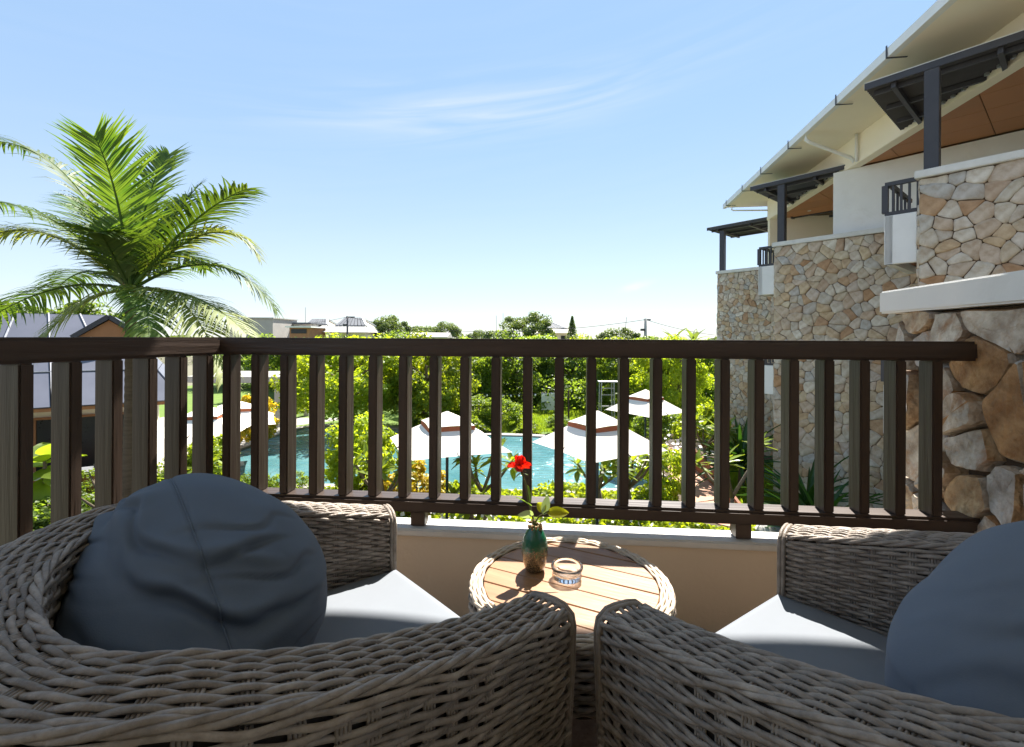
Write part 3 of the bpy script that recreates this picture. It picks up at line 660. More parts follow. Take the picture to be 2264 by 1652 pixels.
def rail_bar(name, a, b2, z0, z1, w):
    t = (b2 - a); ln = t.length; ang = math.atan2(t.y, t.x); mid = (a + b2) / 2
    bm = bmesh.new(); bmesh.ops.create_cube(bm, size=1.0)
    bmesh.ops.scale(bm, vec=(ln, w, z1 - z0), verts=bm.verts); bmesh.ops.bevel(bm, geom=bm.edges[:], offset=0.010, segments=2, affect='EDGES')
    me = bpy.data.meshes.new(name); bm.to_mesh(me); bm.free(); me.materials.append(MATS['dark_wood_x'])
    return link(name, me, rail, tuple(Vector((mid.x, mid.y, (z0 + z1) / 2)) - Vector(rail.location)), (0, 0, ang))
rail_bar('top_rail', RC - RX * 0.035, RC + RX * (flen + 0.03), ZT0, ZT1, 0.075)
rail_bar('top_rail', RC + RL * 0.042, RC + RL * llen, ZT0, ZT1, 0.075)
rail_bar('bottom_rail', RC - RX * 0.04, RC + RX * (flen - 0.02), ZB0, ZB1, 0.095)
rail_bar('bottom_rail', RC + RL * 0.055, RC + RL * llen, ZB0, ZB1, 0.095)
bm = bmesh.new(); bmesh.ops.create_cube(bm, size=1.0); bmesh.ops.scale(bm, vec=(0.036, 0.072, ZT0 - ZB1), verts=bm.verts)
bmesh.ops.bevel(bm, geom=bm.edges[:], offset=0.004, segments=2, affect='EDGES')
bal = bpy.data.meshes.new('baluster'); bm.to_mesh(bal); bm.free(); bal.materials.append(MATS['dark_wood_z'])
mz = (ZT0 + ZB1) / 2
def screen_s(px):                                  # distance along the front at which the railing is met by a sight line
    k = (px - 1132) / 1040
    return (k * RC.y - RC.x) / (RX.x - k * RX.y)
s_first, s_last = screen_s(513), screen_s(2058)
for k in range(23):
    p_ = RC + RX * (s_first + (s_last - s_first) * k / 22)
    link('baluster', bal, rail, tuple(Vector((p_.x, p_.y, mz)) - Vector(rail.location)), (0, 0, math.atan2(RX.y, RX.x)))
for k in range(14):
    p_ = RC + RL * (0.095 + 0.1255 * k)
    link('baluster', bal, rail, tuple(Vector((p_.x, p_.y, mz)) - Vector(rail.location)), (0, 0, math.atan2(RL.y, RL.x)))
for px in (930, 1640):
    p_ = RC + RX * screen_s(px)
    q = MB(); q.box((p_.x, p_.y, (LZ + ZB0) / 2 + 0.001), (0.058, 0.06, ZB0 - LZ - 0.004), math.atan2(RX.y, RX.x)); q.build('rail_foot', 'dark_wood', rail, bevel=0.003)

# ------------------------------------------------------------------ wicker armchairs
def chair_path(m_=400):
    """inner edge of the shell seen from above, from the left arm front round the back to the right arm front"""
    pts = []
    for y in np.linspace(0.35, -0.05, 60, endpoint=False): pts.append((-(0.325 - 0.045 * ((y + 0.05) / 0.40) ** 2), y))
    for a in np.linspace(math.pi, 2 * math.pi, 90):
        ca, sa = math.cos(a), math.sin(a)
        pts.append((0.325 * math.copysign(abs(ca) ** 0.86, ca), -0.05 + 0.30 * math.copysign(abs(sa) ** 0.86, sa)))
    for y in np.linspace(-0.05, 0.35, 61)[1:]: pts.append(((0.325 - 0.045 * ((y + 0.05) / 0.40) ** 2), y))
    P = np.array(pts); ds = np.r_[0, np.cumsum(np.linalg.norm(np.diff(P, axis=0), axis=1))]
    s = np.linspace(0, ds[-1], m_); return np.c_[np.interp(s, ds, P[:, 0]), np.interp(s, ds, P[:, 1])], ds[-1]
M_ = 340
CP, CL = chair_path(M_)
CT = np.gradient(CP, axis=0); CT /= np.linalg.norm(CT, axis=1)[:, None]
CN = np.c_[CT[:, 1], -CT[:, 0]]                     # outward (path runs counter-clockwise seen from above: right-hand side)
if (CN[M_ // 2][1] > 0): CN = -CN
SS = np.linspace(0, CL, M_)
tt = np.clip((0.35 - CP[:, 1]) / 0.70, 0, 1)        # 0 at the arm fronts, 1 at the back
ZT = 0.598 + 0.145 * np.clip(tt * 1.25, 0, 1) ** 1.1
TW = 0.098 + 0.022 * tt
def shell_point(kind, q_, lift=0.0):
    """positions and normals along the path for one row: kind inner/top/outer, q_ in 0..1"""
    if kind == 'in':
        z = 0.36 + (ZT - 0.012 - 0.36) * q_; o = np.zeros(M_) + 0.0; n3 = np.c_[-CN, np.zeros(M_)]
    elif kind == 'top':
        o = 0.012 + (TW - 0.024) * q_; z = ZT + 0.004 * math.sin(math.pi * q_); n3 = np.c_[np.zeros((M_, 2)), np.ones(M_)]
    else:
        z = ZT - 0.010 - (ZT - 0.010 - 0.05) * q_; o = TW - 0.035 * q_ ** 2; n3 = np.c_[CN, np.zeros(M_)]
    P = np.c_[CP + CN * (o)[:, None], z]
    return P + n3 * lift, n3
STAKE = CL / 50
def weave_row(kind, q_, row, rng, rb=0.0047, rn=0.0037, amp=0.0040):
    P, n3 = shell_point(kind, q_)
    ph = math.pi * (row % 2) + (rng.random() - 0.5) * 0.25
    wv = np.cos(math.pi * SS / STAKE + ph)
    if kind == 'out': ph = 2 * math.pi * row / 3; wv = np.cos(math.pi * SS / STAKE * 2 / 3 + ph); rb, rn = 0.0050, 0.0039
    P = P + n3 * (amp * wv)[:, None]
    jit = 0.0011 * np.sin(SS * (9 + 6 * rng.random()) + rng.random() * 6)
    bdir = np.cross(np.gradient(P, axis=0), n3); bdir /= np.linalg.norm(bdir, axis=1)[:, None]
    P = P + bdir * (jit + 0.0016 * np.sin(math.pi * SS / STAKE + ph + 1.2))[:, None]
    return tube(P, rb * (0.93 + 0.14 * rng.random()), 6, normals=n3, flat=rn / rb)
def rope(kind, q_, lift, rad, twist, strands, along=None):
    out2 = []
    P, n3 = shell_point(kind, q_, lift); bd = np.cross(np.gradient(P, axis=0), n3); bd /= np.linalg.norm(bd, axis=1)[:, None]
    for k in range(strands):
        a = 2 * math.pi * (SS / twist + k / strands)
        out2.append(tube(P + rad * 0.95 * (np.cos(a)[:, None] * bd + 0.8 * np.sin(a)[:, None] * n3), rad, 6, normals=n3, flat=0.85))
    return out2
def build_chair():
    root = thing('armchair', 'grey wicker tub armchair at left of the round table, nearest the railing corner', 'armchair', group='wicker armchairs on the balcony')
    rng = random.Random(3)
    # dark liner behind the weave
    lin = MB(); prof = [('in', 0.0), ('in', 1.0), ('top', 0.02), ('top', 0.98), ('out', 0.0), ('out', 0.5), ('out', 1.0)]
    rows = [shell_point(k, q_, -0.006)[0][::4] for k, q_ in prof]; nn = len(rows[0])
    V = np.concatenate(rows); Fc = [(a * nn + i, a * nn + i + 1, (a + 1) * nn + i + 1, (a + 1) * nn + i) for a in range(len(prof) - 1) for i in range(nn - 1)]
    lin.add(V, Fc)
    for e in (0, nn - 1): lin.add([rows[a][e] for a in range(len(prof))], [tuple(range(len(prof)))])
    lin.build('shell_liner', 'wicker_core', root, world=False)
    plan = [('in', i / 31, i) for i in range(32)] + [('top', (j + 0.5) / 10, 32 + j) for j in range(10)] + [('out', i / 62, 42 + i) for i in range(63)]
    for kind, q_, row in plan:
        V, Fc = weave_row(kind, q_, row, rng)
        link('wicker_strand', make_mesh('wicker_strand', V, Fc, 'wicker', True), root)
    # stakes: bundles of thin ribs crossing under the strands
    for k in range(1, 50):
        i = int(round(k * STAKE / CL * (M_ - 1)))
        line = []; nl = []
        for kind, q_ in [('in', 0.0), ('in', 0.5), ('in', 0.97), ('top', 0.0), ('top', 0.33), ('top', 0.66), ('top', 1.0), ('out', 0.03), ('out', 0.3), ('out', 0.6), ('out', 1.0)]:
            P, n3 = shell_point(kind, q_, -0.001); line.append(P[i]); nl.append(n3[i])
        line = np.array(line); nl = np.array(nl); t3 = np.r_[CT[i], 0.0]; st = MB()
        for d in (-0.0075, -0.0025, 0.0025, 0.0075):
            V, Fc = tube(line + t3 * d, 0.0026, 5, normals=nl); st.add(V, Fc)
        st.build('wicker_stake', 'wicker', root, world=False, smooth=True)
    for kind, q_, lf in (('top', -0.06, 0.001), ('top', 1.06, 0.001), ('out', 1.0, 0.0)):
        for V, Fc in rope(kind, q_, lf, 0.0050, 0.13, 3):
            link('rim_braid', make_mesh('rim_braid', V, Fc, 'wicker', True), root)
    # arm fronts: short strands between the two faces and a flat binding round the edge
    for e, sg in ((0, -1), (M_ - 1, 1)):
        c = CP[e]; nrm = CN[e]; fw = -CT[e] if e == 0 else CT[e]; zt = ZT[e]; tw = TW[e]
        for k in range(34):
            z = 0.06 + (zt - 0.03 - 0.06) * k / 33
            pts = [np.r_[c + nrm * (o) + fw * (0.004 + 0.010 * math.sin(math.pi * min(1, max(0, o / tw)))) + fw * 0.004 * (k % 2) * math.sin(3 * math.pi * o / tw), z] for o in np.linspace(-0.003, tw + 0.003, 9)]
            V, Fc = tube(pts, 0.0070, 6, flat=0.8); link('wicker_strand', make_mesh('wicker_strand', V, Fc, 'wicker', True), root)
        prof_ = [(-0.006, 0.05), (-0.006, zt - 0.10), (-0.006, zt - 0.030), (-0.002, zt - 0.009), (0.016, zt + 0.005), (0.035, zt + 0.008), (tw - 0.035, zt + 0.008), (tw - 0.016, zt + 0.005), (tw + 0.002, zt - 0.009), (tw + 0.006, zt - 0.030), (tw + 0.004, zt - 0.10), (tw - 0.02, 0.05)]
        for r_ in range(2):
            lp = [np.r_[c + nrm * o_ + fw * (0.006 + 0.009 * r_), z_] for o_, z_ in prof_]
            V, Fc = tube(lp, 0.0055, 8, normals=[tuple(np.r_[fw, 0])] * len(lp)); link('binding', make_mesh('binding', V, Fc, 'wicker', True), root)
    # seat base with woven front
    q = MB(); q.box((0, 0.0, 0.2), (0.60, 0.64, 0.26)); q.build('seat_base', 'wicker_core', root, world=False)
    fr = MB()
    for k in range(17):
        z = 0.075 + k * 0.0155
        pts = [(x, 0.327 + 0.006 * math.cos(x * 60 + math.pi * (k % 2)), z) for x in np.linspace(-0.27, 0.27, 60)]
        V, Fc = tube(pts, 0.0068, 6, flat=0.8); link('wicker_strand', make_mesh('wicker_strand', V, Fc, 'wicker', True), root)
    for sx_, sy_ in ((-0.28, 0.28), (0.28, 0.28), (-0.2, -0.28), (0.2, -0.28)):
        q = MB(); q.box((sx_, sy_, 0.035), (0.05, 0.05, 0.07)); q.build('leg', 'charcoal_metal', root, world=False, bevel=0.005)
    # seat cushion: soft slab, crowned, with a welt round its edge
    NX, NY = 40, 44; V = []; 
    def half(y): return 0.298 - 0.028 * max(0, (y + 0.05) / 0.42) ** 2 if y > -0.05 else 0.298 * (1 - 0.30 * ((-0.05 - y) / 0.27) ** 2.4)
    for side in (1, -1):
        for j in range(NY + 1):
            y = -0.30 + 0.675 * j / NY
            for i in range(NX + 1):
                u_ = -1 + 2 * i / NX; x = u_ * half(y); v_ = -1 + 2 * j / NY
                ed = min((1 - abs(u_)) * 0.30, (1 - abs(v_)) * 0.337)
                rr = 0.022; dz = 0 if ed > rr else rr - math.sqrt(max(0, rr * rr - (rr - ed) ** 2))
                cr = 0.016 * (1 - u_ * u_) * (1 - v_ * v_)
                V.append((x, y, (0.452 + cr - dz) if side > 0 else (0.335 + dz)))
    nv = (NX + 1) * (NY + 1); Fc = []
    for side in (0, 1):
        for j in range(NY):
            for i in range(NX):
                a = side * nv + j * (NX + 1) + i; qd = (a, a + 1, a + NX + 2, a + NX + 1); Fc.append(qd if side == 0 else tuple(reversed(qd)))
    ring = [j0 for j0 in range(NX + 1)] + [j * (NX + 1) + NX for j in range(1, NY + 1)] + [NY * (NX + 1) + i for i in range(NX - 1, -1, -1)] + [j * (NX + 1) for j in range(NY - 1, 0, -1)]
    for k in range(len(ring)): a, b2 = ring[k], ring[(k + 1) % len(ring)]; Fc.append((b2, a, a + nv, b2 + nv))
    sc_ = link('seat_cushion', make_mesh('seat_cushion', V, Fc, 'fabric', True), root)
    return root
chair = build_chair()
chair.location = (-0.42, 0.915, 0); chair.rotation_euler.z = R(-47.5)
c2_ = copy_tree(chair); c2_.location = (0.694, 0.787, 0); c2_.rotation_euler.z = R(35)
c2_['label'] = 'grey wicker tub armchair in front of the rubble stone wall, right of the table'

# pillows
def pillow(loc, rz, tilt, label, seed, mname, size, amp, lean=0.0):
    root = thing('pillow', label, 'pillow', loc, rz, 'fat pillows in the wicker armchairs')
    rng = random.Random(seed); NU, NV = 320, 230; V = []; hx, hy, hz_ = size
    folds = [(0.55, 0.30, 0.020, 0.050, 0.25), (0.20, 0.42, 0.026, 0.060, 0.30), (-0.12, 0.34, 0.017, 0.045, 0.20), (0.78, 0.22, 0.013, 0.04, 0.3), (-0.42, 0.25, 0.012, 0.06, 0.2)]
    off = Vector((seed * 3.1, seed * 1.7, 0))
    for j in range(NV + 1):
        ph = -math.pi / 2 + math.pi * j / NV
        for i in range(NU):
            th = 2 * math.pi * i / NU
            # poles along y (thickness); the seam lies in the plane y = 0
            cph, sph = math.cos(ph), math.sin(ph)
            ex = 0.84; cx_ = math.copysign(abs(math.cos(th)) ** ex, math.cos(th)); cz_ = math.copysign(abs(math.sin(th)) ** ex, math.sin(th))
            rr = cph ** 0.72 if cph > 0 else 0
            n_ = Vector((cx_ * rr, math.copysign(abs(sph) ** 0.95, sph), cz_ * rr))
            p_ = Vector((n_.x * hx, n_.y * hy, n_.z * hz_ * (1.06 if n_.z > 0 else 0.92)))
            tp = 1 - 0.24 * max(0, n_.z) ** 1.4 - 0.05 * max(0, -n_.z); p_.x *= tp; p_.y *= tp; p_.x += lean * (p_.z + 0.5 * abs(p_.z))
            nn = Vector((n_.x / hx, n_.y / hy, n_.z / hz_)).normalized()
            d = 0.012 * noise.noise(p_ * 5 + off) + 0.005 * noise.noise(p_ * 11 + off)
            for zc, sl, am, wd, yr in folds:
                ln = n_.z - zc + sl * n_.x * 0.6 + 0.5 * n_.y + 0.18 * noise.noise(Vector((n_.x * 2.1, n_.y * 2.1, zc * 9)) + off)
                env = math.exp(-((n_.y + 0.05) / 0.55) ** 2) * (0.35 + 0.65 * abs(noise.noise(Vector((n_.x * 1.6 + zc * 7, n_.y * 1.3, seed)))) * 2)
                d += amp * am * env * (math.exp(-(ln / wd) ** 2 * 0.5) * 0.8 - math.exp(-((ln + 1.5 * wd) / (0.8 * wd)) ** 2 * 0.5))
            for zc, yc, sl, am, ln_ in ((0.62, -0.15, 0.55, 0.016, 0.7), (0.30, -0.05, 0.45, 0.022, 0.8), (0.02, -0.20, 0.50, 0.024, 0.75), (-0.30, 0.1, 0.35, 0.012, 0.6), (0.48, 0.45, 0.3, 0.012, 0.45)):
                u_ = n_.x - n_.y * 0.9; q_ = n_.z - zc - sl * 0.45 * u_ - 0.10 * noise.noise(Vector((u_ * 2.3, zc * 5, seed * 1.3)))
                along = math.exp(-((u_ - yc) / ln_) ** 2 * 1.6)
                d += amp * 0.62 * am * along * math.exp(-(max(0, n_.y - 0.15) / 0.4) ** 2) * (1.15 * math.exp(-(max(0, q_) / 0.10) ** 2 - (min(0, q_) / 0.022) ** 2) - 1.3 * math.exp(-((q_ + 0.042) / 0.022) ** 2))
            d -= 0.004 * math.exp(-(n_.y / 0.03) ** 2)
            V.append(p_ + nn * d)
    Fc = [(j * NU + i, j * NU + (i + 1) % NU, (j + 1) * NU + (i + 1) % NU, (j + 1) * NU + i) for j in range(NV) for i in range(NU)]
    T = Matrix.Rotation(tilt, 4, 'X')
    seam = [V[(NV // 2) * NU + i].copy() for i in range(NU)]
    Vt = [T @ v for v in V]
    me = make_mesh('pillow_cover', Vt, Fc, mname, True); bm = bmesh.new(); bm.from_mesh(me); bmesh.ops.remove_doubles(bm, verts=bm.verts, dist=1e-5); bmesh.ops.recalc_face_normals(bm, faces=bm.faces); bm.to_mesh(me); bm.free()
    link('pillow_cover', me, root)
    S = np.array([tuple(T @ (s_ * 1.003)) for s_ in seam]); V2, F2 = tube(S, 0.0019, 6, closed=True, normals=np.tile(np.array(T @ Vector((0, 1, 0))), (NU, 1)))
    link('piping', make_mesh('piping', V2, F2, mname, True), root)
    return root
def chair_pt(ch, x, y, z): return tuple(Matrix.Translation(ch.location) @ Matrix.Rotation(ch.rotation_euler.z, 4, 'Z') @ Vector((x, y, z)))
pillow(chair_pt(chair, -0.105, -0.135, 0.622), R(-47.5), R(10), 'slate fabric pillow with painted-in shade, deep creases and seams, in the left wicker chair', 2, 'fabric_shaded', (0.252, 0.212, 0.188), 1.45, -0.30)
pillow(chair_pt(c2_, 0.105, -0.14, 0.580), R(35), R(10), 'smooth blue grey fabric pillow cut by the right edge of the picture', 5, 'fabric_skylit', (0.262, 0.20, 0.222), 0.7, 0.30)

# ------------------------------------------------------------------ round table
TC = Vector((0.16, 1.277, 0)); TZ = 0.46; TR = 0.268
tab = thing('round_table', 'round wicker table topped with pale orange timber planks', 'table', (TC.x, TC.y, 0))
pd = R(-26.6); pr = 0.233; pw = 0.0730
for k in range(-3, 4):
    y0, y1 = k * pw - pw / 2 + 0.0014, k * pw + pw / 2 - 0.0014
    xs0, xs1 = [], []
    ys = np.linspace(max(y0, -pr + 0.0005), min(y1, pr - 0.0005), 9)
    if ys[0] >= ys[-1]: continue
    poly = [(math.sqrt(max(0, pr * pr - y * y)), y) for y in ys] + [(-math.sqrt(max(0, pr * pr - y * y)), y) for y in reversed(ys)]
    q = MB(); q.prism(poly, TZ - 0.022, TZ + (k % 2) * 0.0006)
    o = q.build('plank', 'table_wood', tab, world=False, bevel=0.0018, segs=1); o.rotation_euler.z = pd
rng = random.Random(8)
q = MB(); q.lathe([(pr - 0.01, TZ - 0.03), (pr + 0.001, TZ - 0.008), (TR - 0.012, TZ - 0.006), (TR - 0.006, TZ - 0.03), (TR - 0.012, TZ - 0.17), (TR - 0.03, TZ - 0.172)], 64); q.build('apron_liner', 'wicker_core', tab, world=False)
ang = np.linspace(0, 2 * math.pi, 240, endpoint=False)
for k in range(5):
    a = ang * 22 + math.pi * (k % 2); rad = pr + 0.0055 + 0.0068 * k
    P = np.c_[(rad + 0.0012 * np.sin(a)) * np.cos(ang), (rad + 0.0012 * np.sin(a)) * np.sin(ang), TZ + 0.001 - 0.0035 * max(0, k - 3) + 0.0026 * np.cos(a)]
    V, Fc = tube(P, 0.0042, 6, closed=True); link('rim_strand', make_mesh('rim_strand', V, Fc, 'wicker_pale', True), tab)
for s_ in range(3):
    a = ang * 16 + 2 * math.pi * s_ / 3; rad = TR - 0.003
    P = np.c_[(rad + 0.0035 * np.cos(a)) * np.cos(ang), (rad + 0.0035 * np.cos(a)) * np.sin(ang), TZ - 0.006 + 0.0035 * np.sin(a)]
    V, Fc = tube(P, 0.0042, 6, closed=True); link('rim_braid', make_mesh('rim_braid', V, Fc, 'wicker_pale', True), tab)
for k in range(12):
    z = TZ - 0.016 - k * 0.0125; a = ang * 24 + math.pi * (k % 2)
    P = np.c_[(TR - 0.004 + 0.005 * np.cos(a)) * np.cos(ang), (TR - 0.004 + 0.005 * np.cos(a)) * np.sin(ang), z + 0.001 * np.sin(ang * 5 + k)]
    V, Fc = tube(P, 0.0060, 6, closed=True); link('wicker_strand', make_mesh('wicker_strand', V, Fc, 'wicker', True), tab)
for k in range(4):
    a = math.pi / 4 + k * math.pi / 2 + 0.2
    q = MB(); q.tube([(0.245 * math.cos(a), 0.245 * math.sin(a), TZ - 0.17), (0.235 * math.cos(a), 0.235 * math.sin(a), 0.0)], 0.016, 10); q.build('leg', 'wicker', tab, world=False, smooth=True)
q = MB(); q.lathe([(0.0, 0.13), (0.215, 0.13), (0.22, 0.145), (0.215, 0.16), (0, 0.16)], 40); q.build('lower_shelf', 'wicker', tab, world=False)

# vase, rose and ashtray on the table
vs = thing('vase', 'small green glass vase with bronze speckled base and crusty gold neck', 'vase', (0.068, 1.335, TZ + 0.001))
q = MB(); q.lathe([(0, 0.0), (0.024, 0.0), (0.0275, 0.004), (0.0335, 0.025), (0.0372, 0.048), (0.0370, 0.066), (0.0325, 0.090), (0.0245, 0.107), (0.0165, 0.116), (0.0150, 0.120), (0.0125, 0.120), (0.0125, 0.09), (0, 0.085)], 40); q.build('vase_body', 'vase_glass', vs, world=False, smooth=True)
q = MB(); rng = random.Random(4)
for k in range(46):
    a = rng.random() * 6.283; z = 0.118 + rng.random() * 0.013; r_ = 0.0155 + 0.003 * rng.random(); s_ = 0.0028 + 0.0024 * rng.random()
    bm = bmesh.new(); bmesh.ops.create_icosphere(bm, subdivisions=1, radius=s_); q.add([(v.co.x + r_ * math.cos(a), v.co.y + r_ * math.sin(a), v.co.z + z) for v in bm.verts], [tuple(v.index for v in f.verts) for f in bm.faces]); bm.free()
tag(q.build('neck_crust', 'gold_crust', vs, world=False), kind='stuff')
rose = thing('rose', 'single red rose with round leaves standing in the green vase', 'flower', (0.068, 1.335, TZ + 0.095))
q = MB(); stem = [(0, 0, 0), (-0.006, 0.004, 0.05), (-0.018, 0.0, 0.10), (-0.024, -0.004, 0.135), (-0.032, -0.006, 0.165), (-0.040, -0.008, 0.187)]
q.tube(stem, 0.0026, 8); q.tube([(-0.004, 0.003, 0.03), (0.012, 0.004, 0.055), (0.040, 0.0, 0.072)], 0.0018, 6); q.build('stem', 'stem_green', rose, world=False, smooth=True)
def blade(L_, W_, cup=0.15, nx=8, droop=0.15, point=0.8):
    V, Fc = [], []
    for i in range(nx + 1):
        t = i / nx; w = W_ * (math.sin(math.pi * t ** point) ** 0.75 if 0 < t < 1 else 0.0)
        for s_ in (-1, -0.5, 0, 0.5, 1): V.append((t * L_, s_ * w, cup * W_ * s_ * s_ - droop * L_ * t * t))
    for i in range(nx):
        for k in range(4): a = i * 5 + k; Fc.append((a, a + 1, a + 6, a + 5))
    return V, Fc
def put_blade(name, parent, loc, rot, L_, W_, mname, **k):
    V, Fc = blade(L_, W_, **k); o = link(name, make_mesh(name, V, Fc, mname, True), parent, loc, rot); return o
put_blade('leaf', rose, (-0.010, 0.000, 0.085), (R(20), R(-35), R(172)), 0.050, 0.017, 'leaf_rose')
put_blade('leaf', rose, (-0.018, 0.000, 0.092), (R(70), R(-75), R(80)), 0.050, 0.013, 'leaf_rose')
put_blade('leaf', rose, (-0.004, -0.006, 0.062), (R(55), R(-10), R(188)), 0.047, 0.019, 'leaf_rose_pale', cup=0.05)
put_blade('leaf', rose, (0.034, 0.0, 0.066), (R(50), R(-6), R(-8)), 0.062, 0.017, 'leaf_rose_lime')
put_blade('leaf', rose, (0.030, 0.002, 0.070), (R(-60), R(-35), R(150)), 0.034, 0.014, 'leaf_rose_lime')
put_blade('leaf', rose, (0.024, 0.0, 0.060), (R(60), R(-70), R(40)), 0.055, 0.013, 'leaf_rose_pale')
bl = thing('bloom_tmp', None, None); bpy.data.objects.remove(bl)
rng = random.Random(6); bc = Vector((-0.045, -0.008, 0.200))
V, Fc = [], []
q = MB(); q.lathe([(0, -0.016), (0.008, -0.014), (0.014, -0.004), (0.012, 0.010), (0.005, 0.017), (0, 0.018)], 16, tuple(bc)); q.build('bloom', 'rose_red', rose, world=False, smooth=True)
bloom = rose.children[-1] if rose.children[-1].name.startswith('bloom') else [c for c in rose.children if c.name.startswith('bloom')][0]
for k in range(20):
    ring = k // 7; a = k * 2.399; elv = (20, 48, 72)[ring]
    V, Fc = blade((0.036, 0.032, 0.025)[ring], (0.016, 0.014, 0.011)[ring], cup=0.6, nx=6, droop=0.25 if ring == 0 else -0.3, point=1.3)
    V = [(x, y, z + 0.0015 * math.sin(y * 900 + k)) for x, y, z in V]
    o = link('petal', make_mesh('petal', V, Fc, 'rose_red', True), bloom, tuple(bc + Vector((0, 0, -0.008 + 0.003 * ring))), (rng.uniform(-0.3, 0.3), -R(elv + rng.uniform(-12, 12)), a))
for k in range(5):
    put_blade('sepal', rose, tuple(bc + Vector((0.004, 0, -0.018))), (0, R(10 + 12 * (k % 2)), k * 1.257), 0.022, 0.003, 'leaf_rose')
ash = thing('ashtray', 'round clear glass ashtray beside the green vase', 'ashtray', (0.154, 1.288, TZ + 0.001))
q = MB(); q.lathe([(0, 0.0), (0.034, 0.0), (0.0395, 0.003), (0.0410, 0.010), (0.0385, 0.019), (0.0420, 0.025), (0.0440, 0.032), (0.0425, 0.0355), (0.0385, 0.0355), (0.0352, 0.030), (0.033, 0.022), (0.030, 0.013), (0.022, 0.009), (0, 0.008)], 56); q.build('ashtray_bowl', 'clear_glass', ash, world=False, smooth=True)

# ------------------------------------------------------------------ foliage makers
def leaves_mesh(name, C, up, size, rng, mname, aspect=0.42, spread=0.9):
    """one folded leaf (two triangles) at each centre; up = preferred normals"""
    n = len(C)
    d = rng.normal(size=(n, 3)); d /= np.linalg.norm(d, axis=1)[:, None]
    nr = up + spread * rng.normal(size=(n, 3)); nr /= np.linalg.norm(nr, axis=1)[:, None]
    a = d - nr * (d * nr).sum(1)[:, None]; a /= np.linalg.norm(a, axis=1)[:, None] + 1e-9
    b2 = np.cross(nr, a); s = size * (0.65 + 0.7 * rng.random(n))[:, None]
    V = np.empty((n, 4, 3)); V[:, 0] = C - a * s * 0.5; V[:, 2] = C + a * s * 0.5 - nr * s * 0.12
    V[:, 1] = C + b2 * s * aspect + nr * s * 0.1; V[:, 3] = C - b2 * s * aspect + nr * s * 0.1
    idx = np.arange(n)[:, None] * 4
    Fc = np.concatenate([idx + np.array([[0, 1, 2]]), idx + np.array([[0, 2, 3]])])
    return make_mesh(name, V.reshape(-1, 3), Fc, mname)
def crown_points(n, rx, ry, rz, rng, clumps=70, cr=0.24, hollow=0.45):
    u = rng.normal(size=(clumps, 3)); u /= np.linalg.norm(u, axis=1)[:, None]
    rad = (hollow + (1 - hollow) * rng.random(clumps) ** 0.5)[:, None]
    K = u * rad; K[:, 2] = np.where(K[:, 2] < -0.55, -0.55, K[:, 2])
    w = 0.6 + 0.8 * rng.random(clumps)
    pick = rng.integers(0, clumps, n)
    o = rng.normal(size=(n, 3)); o /= np.linalg.norm(o, axis=1)[:, None]; o *= (cr * w[pick] * rng.random(n) ** 0.4)[:, None]
    o[:, 2] *= 0.75
    P = K[pick] + o
    up = o / (np.linalg.norm(o, axis=1)[:, None] + 1e-6) + 0.5 * u[pick] + np.array([0, 0, 0.7])
    return P * np.array([rx, ry, rz]), up
CR = {}
def crown_mesh(key, n, rx, ry, rz, leaf, mname, seed, **k):
    kk = (key, mname)
    if kk not in CR:
        rng = np.random.default_rng(seed); P, up = crown_points(n, rx, ry, rz, rng, **k); CR[kk] = leaves_mesh('crown', P, up, leaf, rng, mname)
    return CR[kk]
def limbs(h, spread, r, seed, nl=6, frac=0.4):
    rng = random.Random(seed); mb = MB()
    top = Vector((rng.uniform(-0.1, 0.1) * h, rng.uniform(-0.1, 0.1) * h, h * 0.85))
    mb.tube([(0, 0, -0.05), tuple(top * 0.4 + Vector((0.04 * h, 0, 0))), tuple(top)], [r, r * 0.75, r * 0.25], 8)
    for k in range(nl):
        a = k * 2.4 + rng.random(); t = frac + 0.4 * k / nl; b_ = Vector((top.x * t, top.y * t, h * 0.85 * t))
        e = Vector((math.cos(a) * spread * rng.uniform(0.5, 0.85), math.sin(a) * spread * rng.uniform(0.5, 0.85), b_.z + h * rng.uniform(0.18, 0.36)))
        m_ = b_.lerp(e, 0.5) + Vector((0, 0, h * 0.05)); mb.tube([tuple(b_), tuple(m_), tuple(e)], [r * 0.45, r * 0.3, r * 0.1], 6)
    return mb
TREES = []
def tree(name, label, x, y, h, w, key, mname, seed, group=None, n=18000, leaf=0.14, cz=0.62, ratio=0.40, gz=GZ, trunk_r=None, **k):
    t = thing(name, label, 'tree', (x, y, gz), 0, group)
    limbs(h, w * 0.5, trunk_r or 0.035 * h, seed).build('trunk', 'bark', t, world=False, smooth=True)
    me = crown_mesh(key, n, 2.5, 2.5, 2.0, leaf, mname, seed, **k)
    link('crown', me, t, (0, 0, h * cz), (0, 0, (seed * 1.37) % 6.28), (w / 5.0, w / 5.0, h * ratio / 2.0))
    return t
def shrub(name, label, x, y, h, w, key, mname, seed, cat='shrub', group=None, n=2600, leaf=0.11, gz=GZ, **k):
    t = thing(name, label, cat, (x, y, gz), 0, group)
    limbs(h, w * 0.45, 0.02 + 0.012 * h, seed, 5, 0.1).build('stem', 'bark', t, world=False, smooth=True)
    me = crown_mesh(key, n, 1, 1, 1, leaf, mname, seed, **k)
    link('foliage', me, t, (0, 0, h * 0.53), (0, 0, seed % 6.28), (w / 2, w / 2, h * 0.52))
    return t
def px(x, y, d): return ((x - 1132) / 1040 * d, d, CAMZ - (y - 745) / 1040 * d)
def X_(x, d): return (x - 1132) / 1040 * d

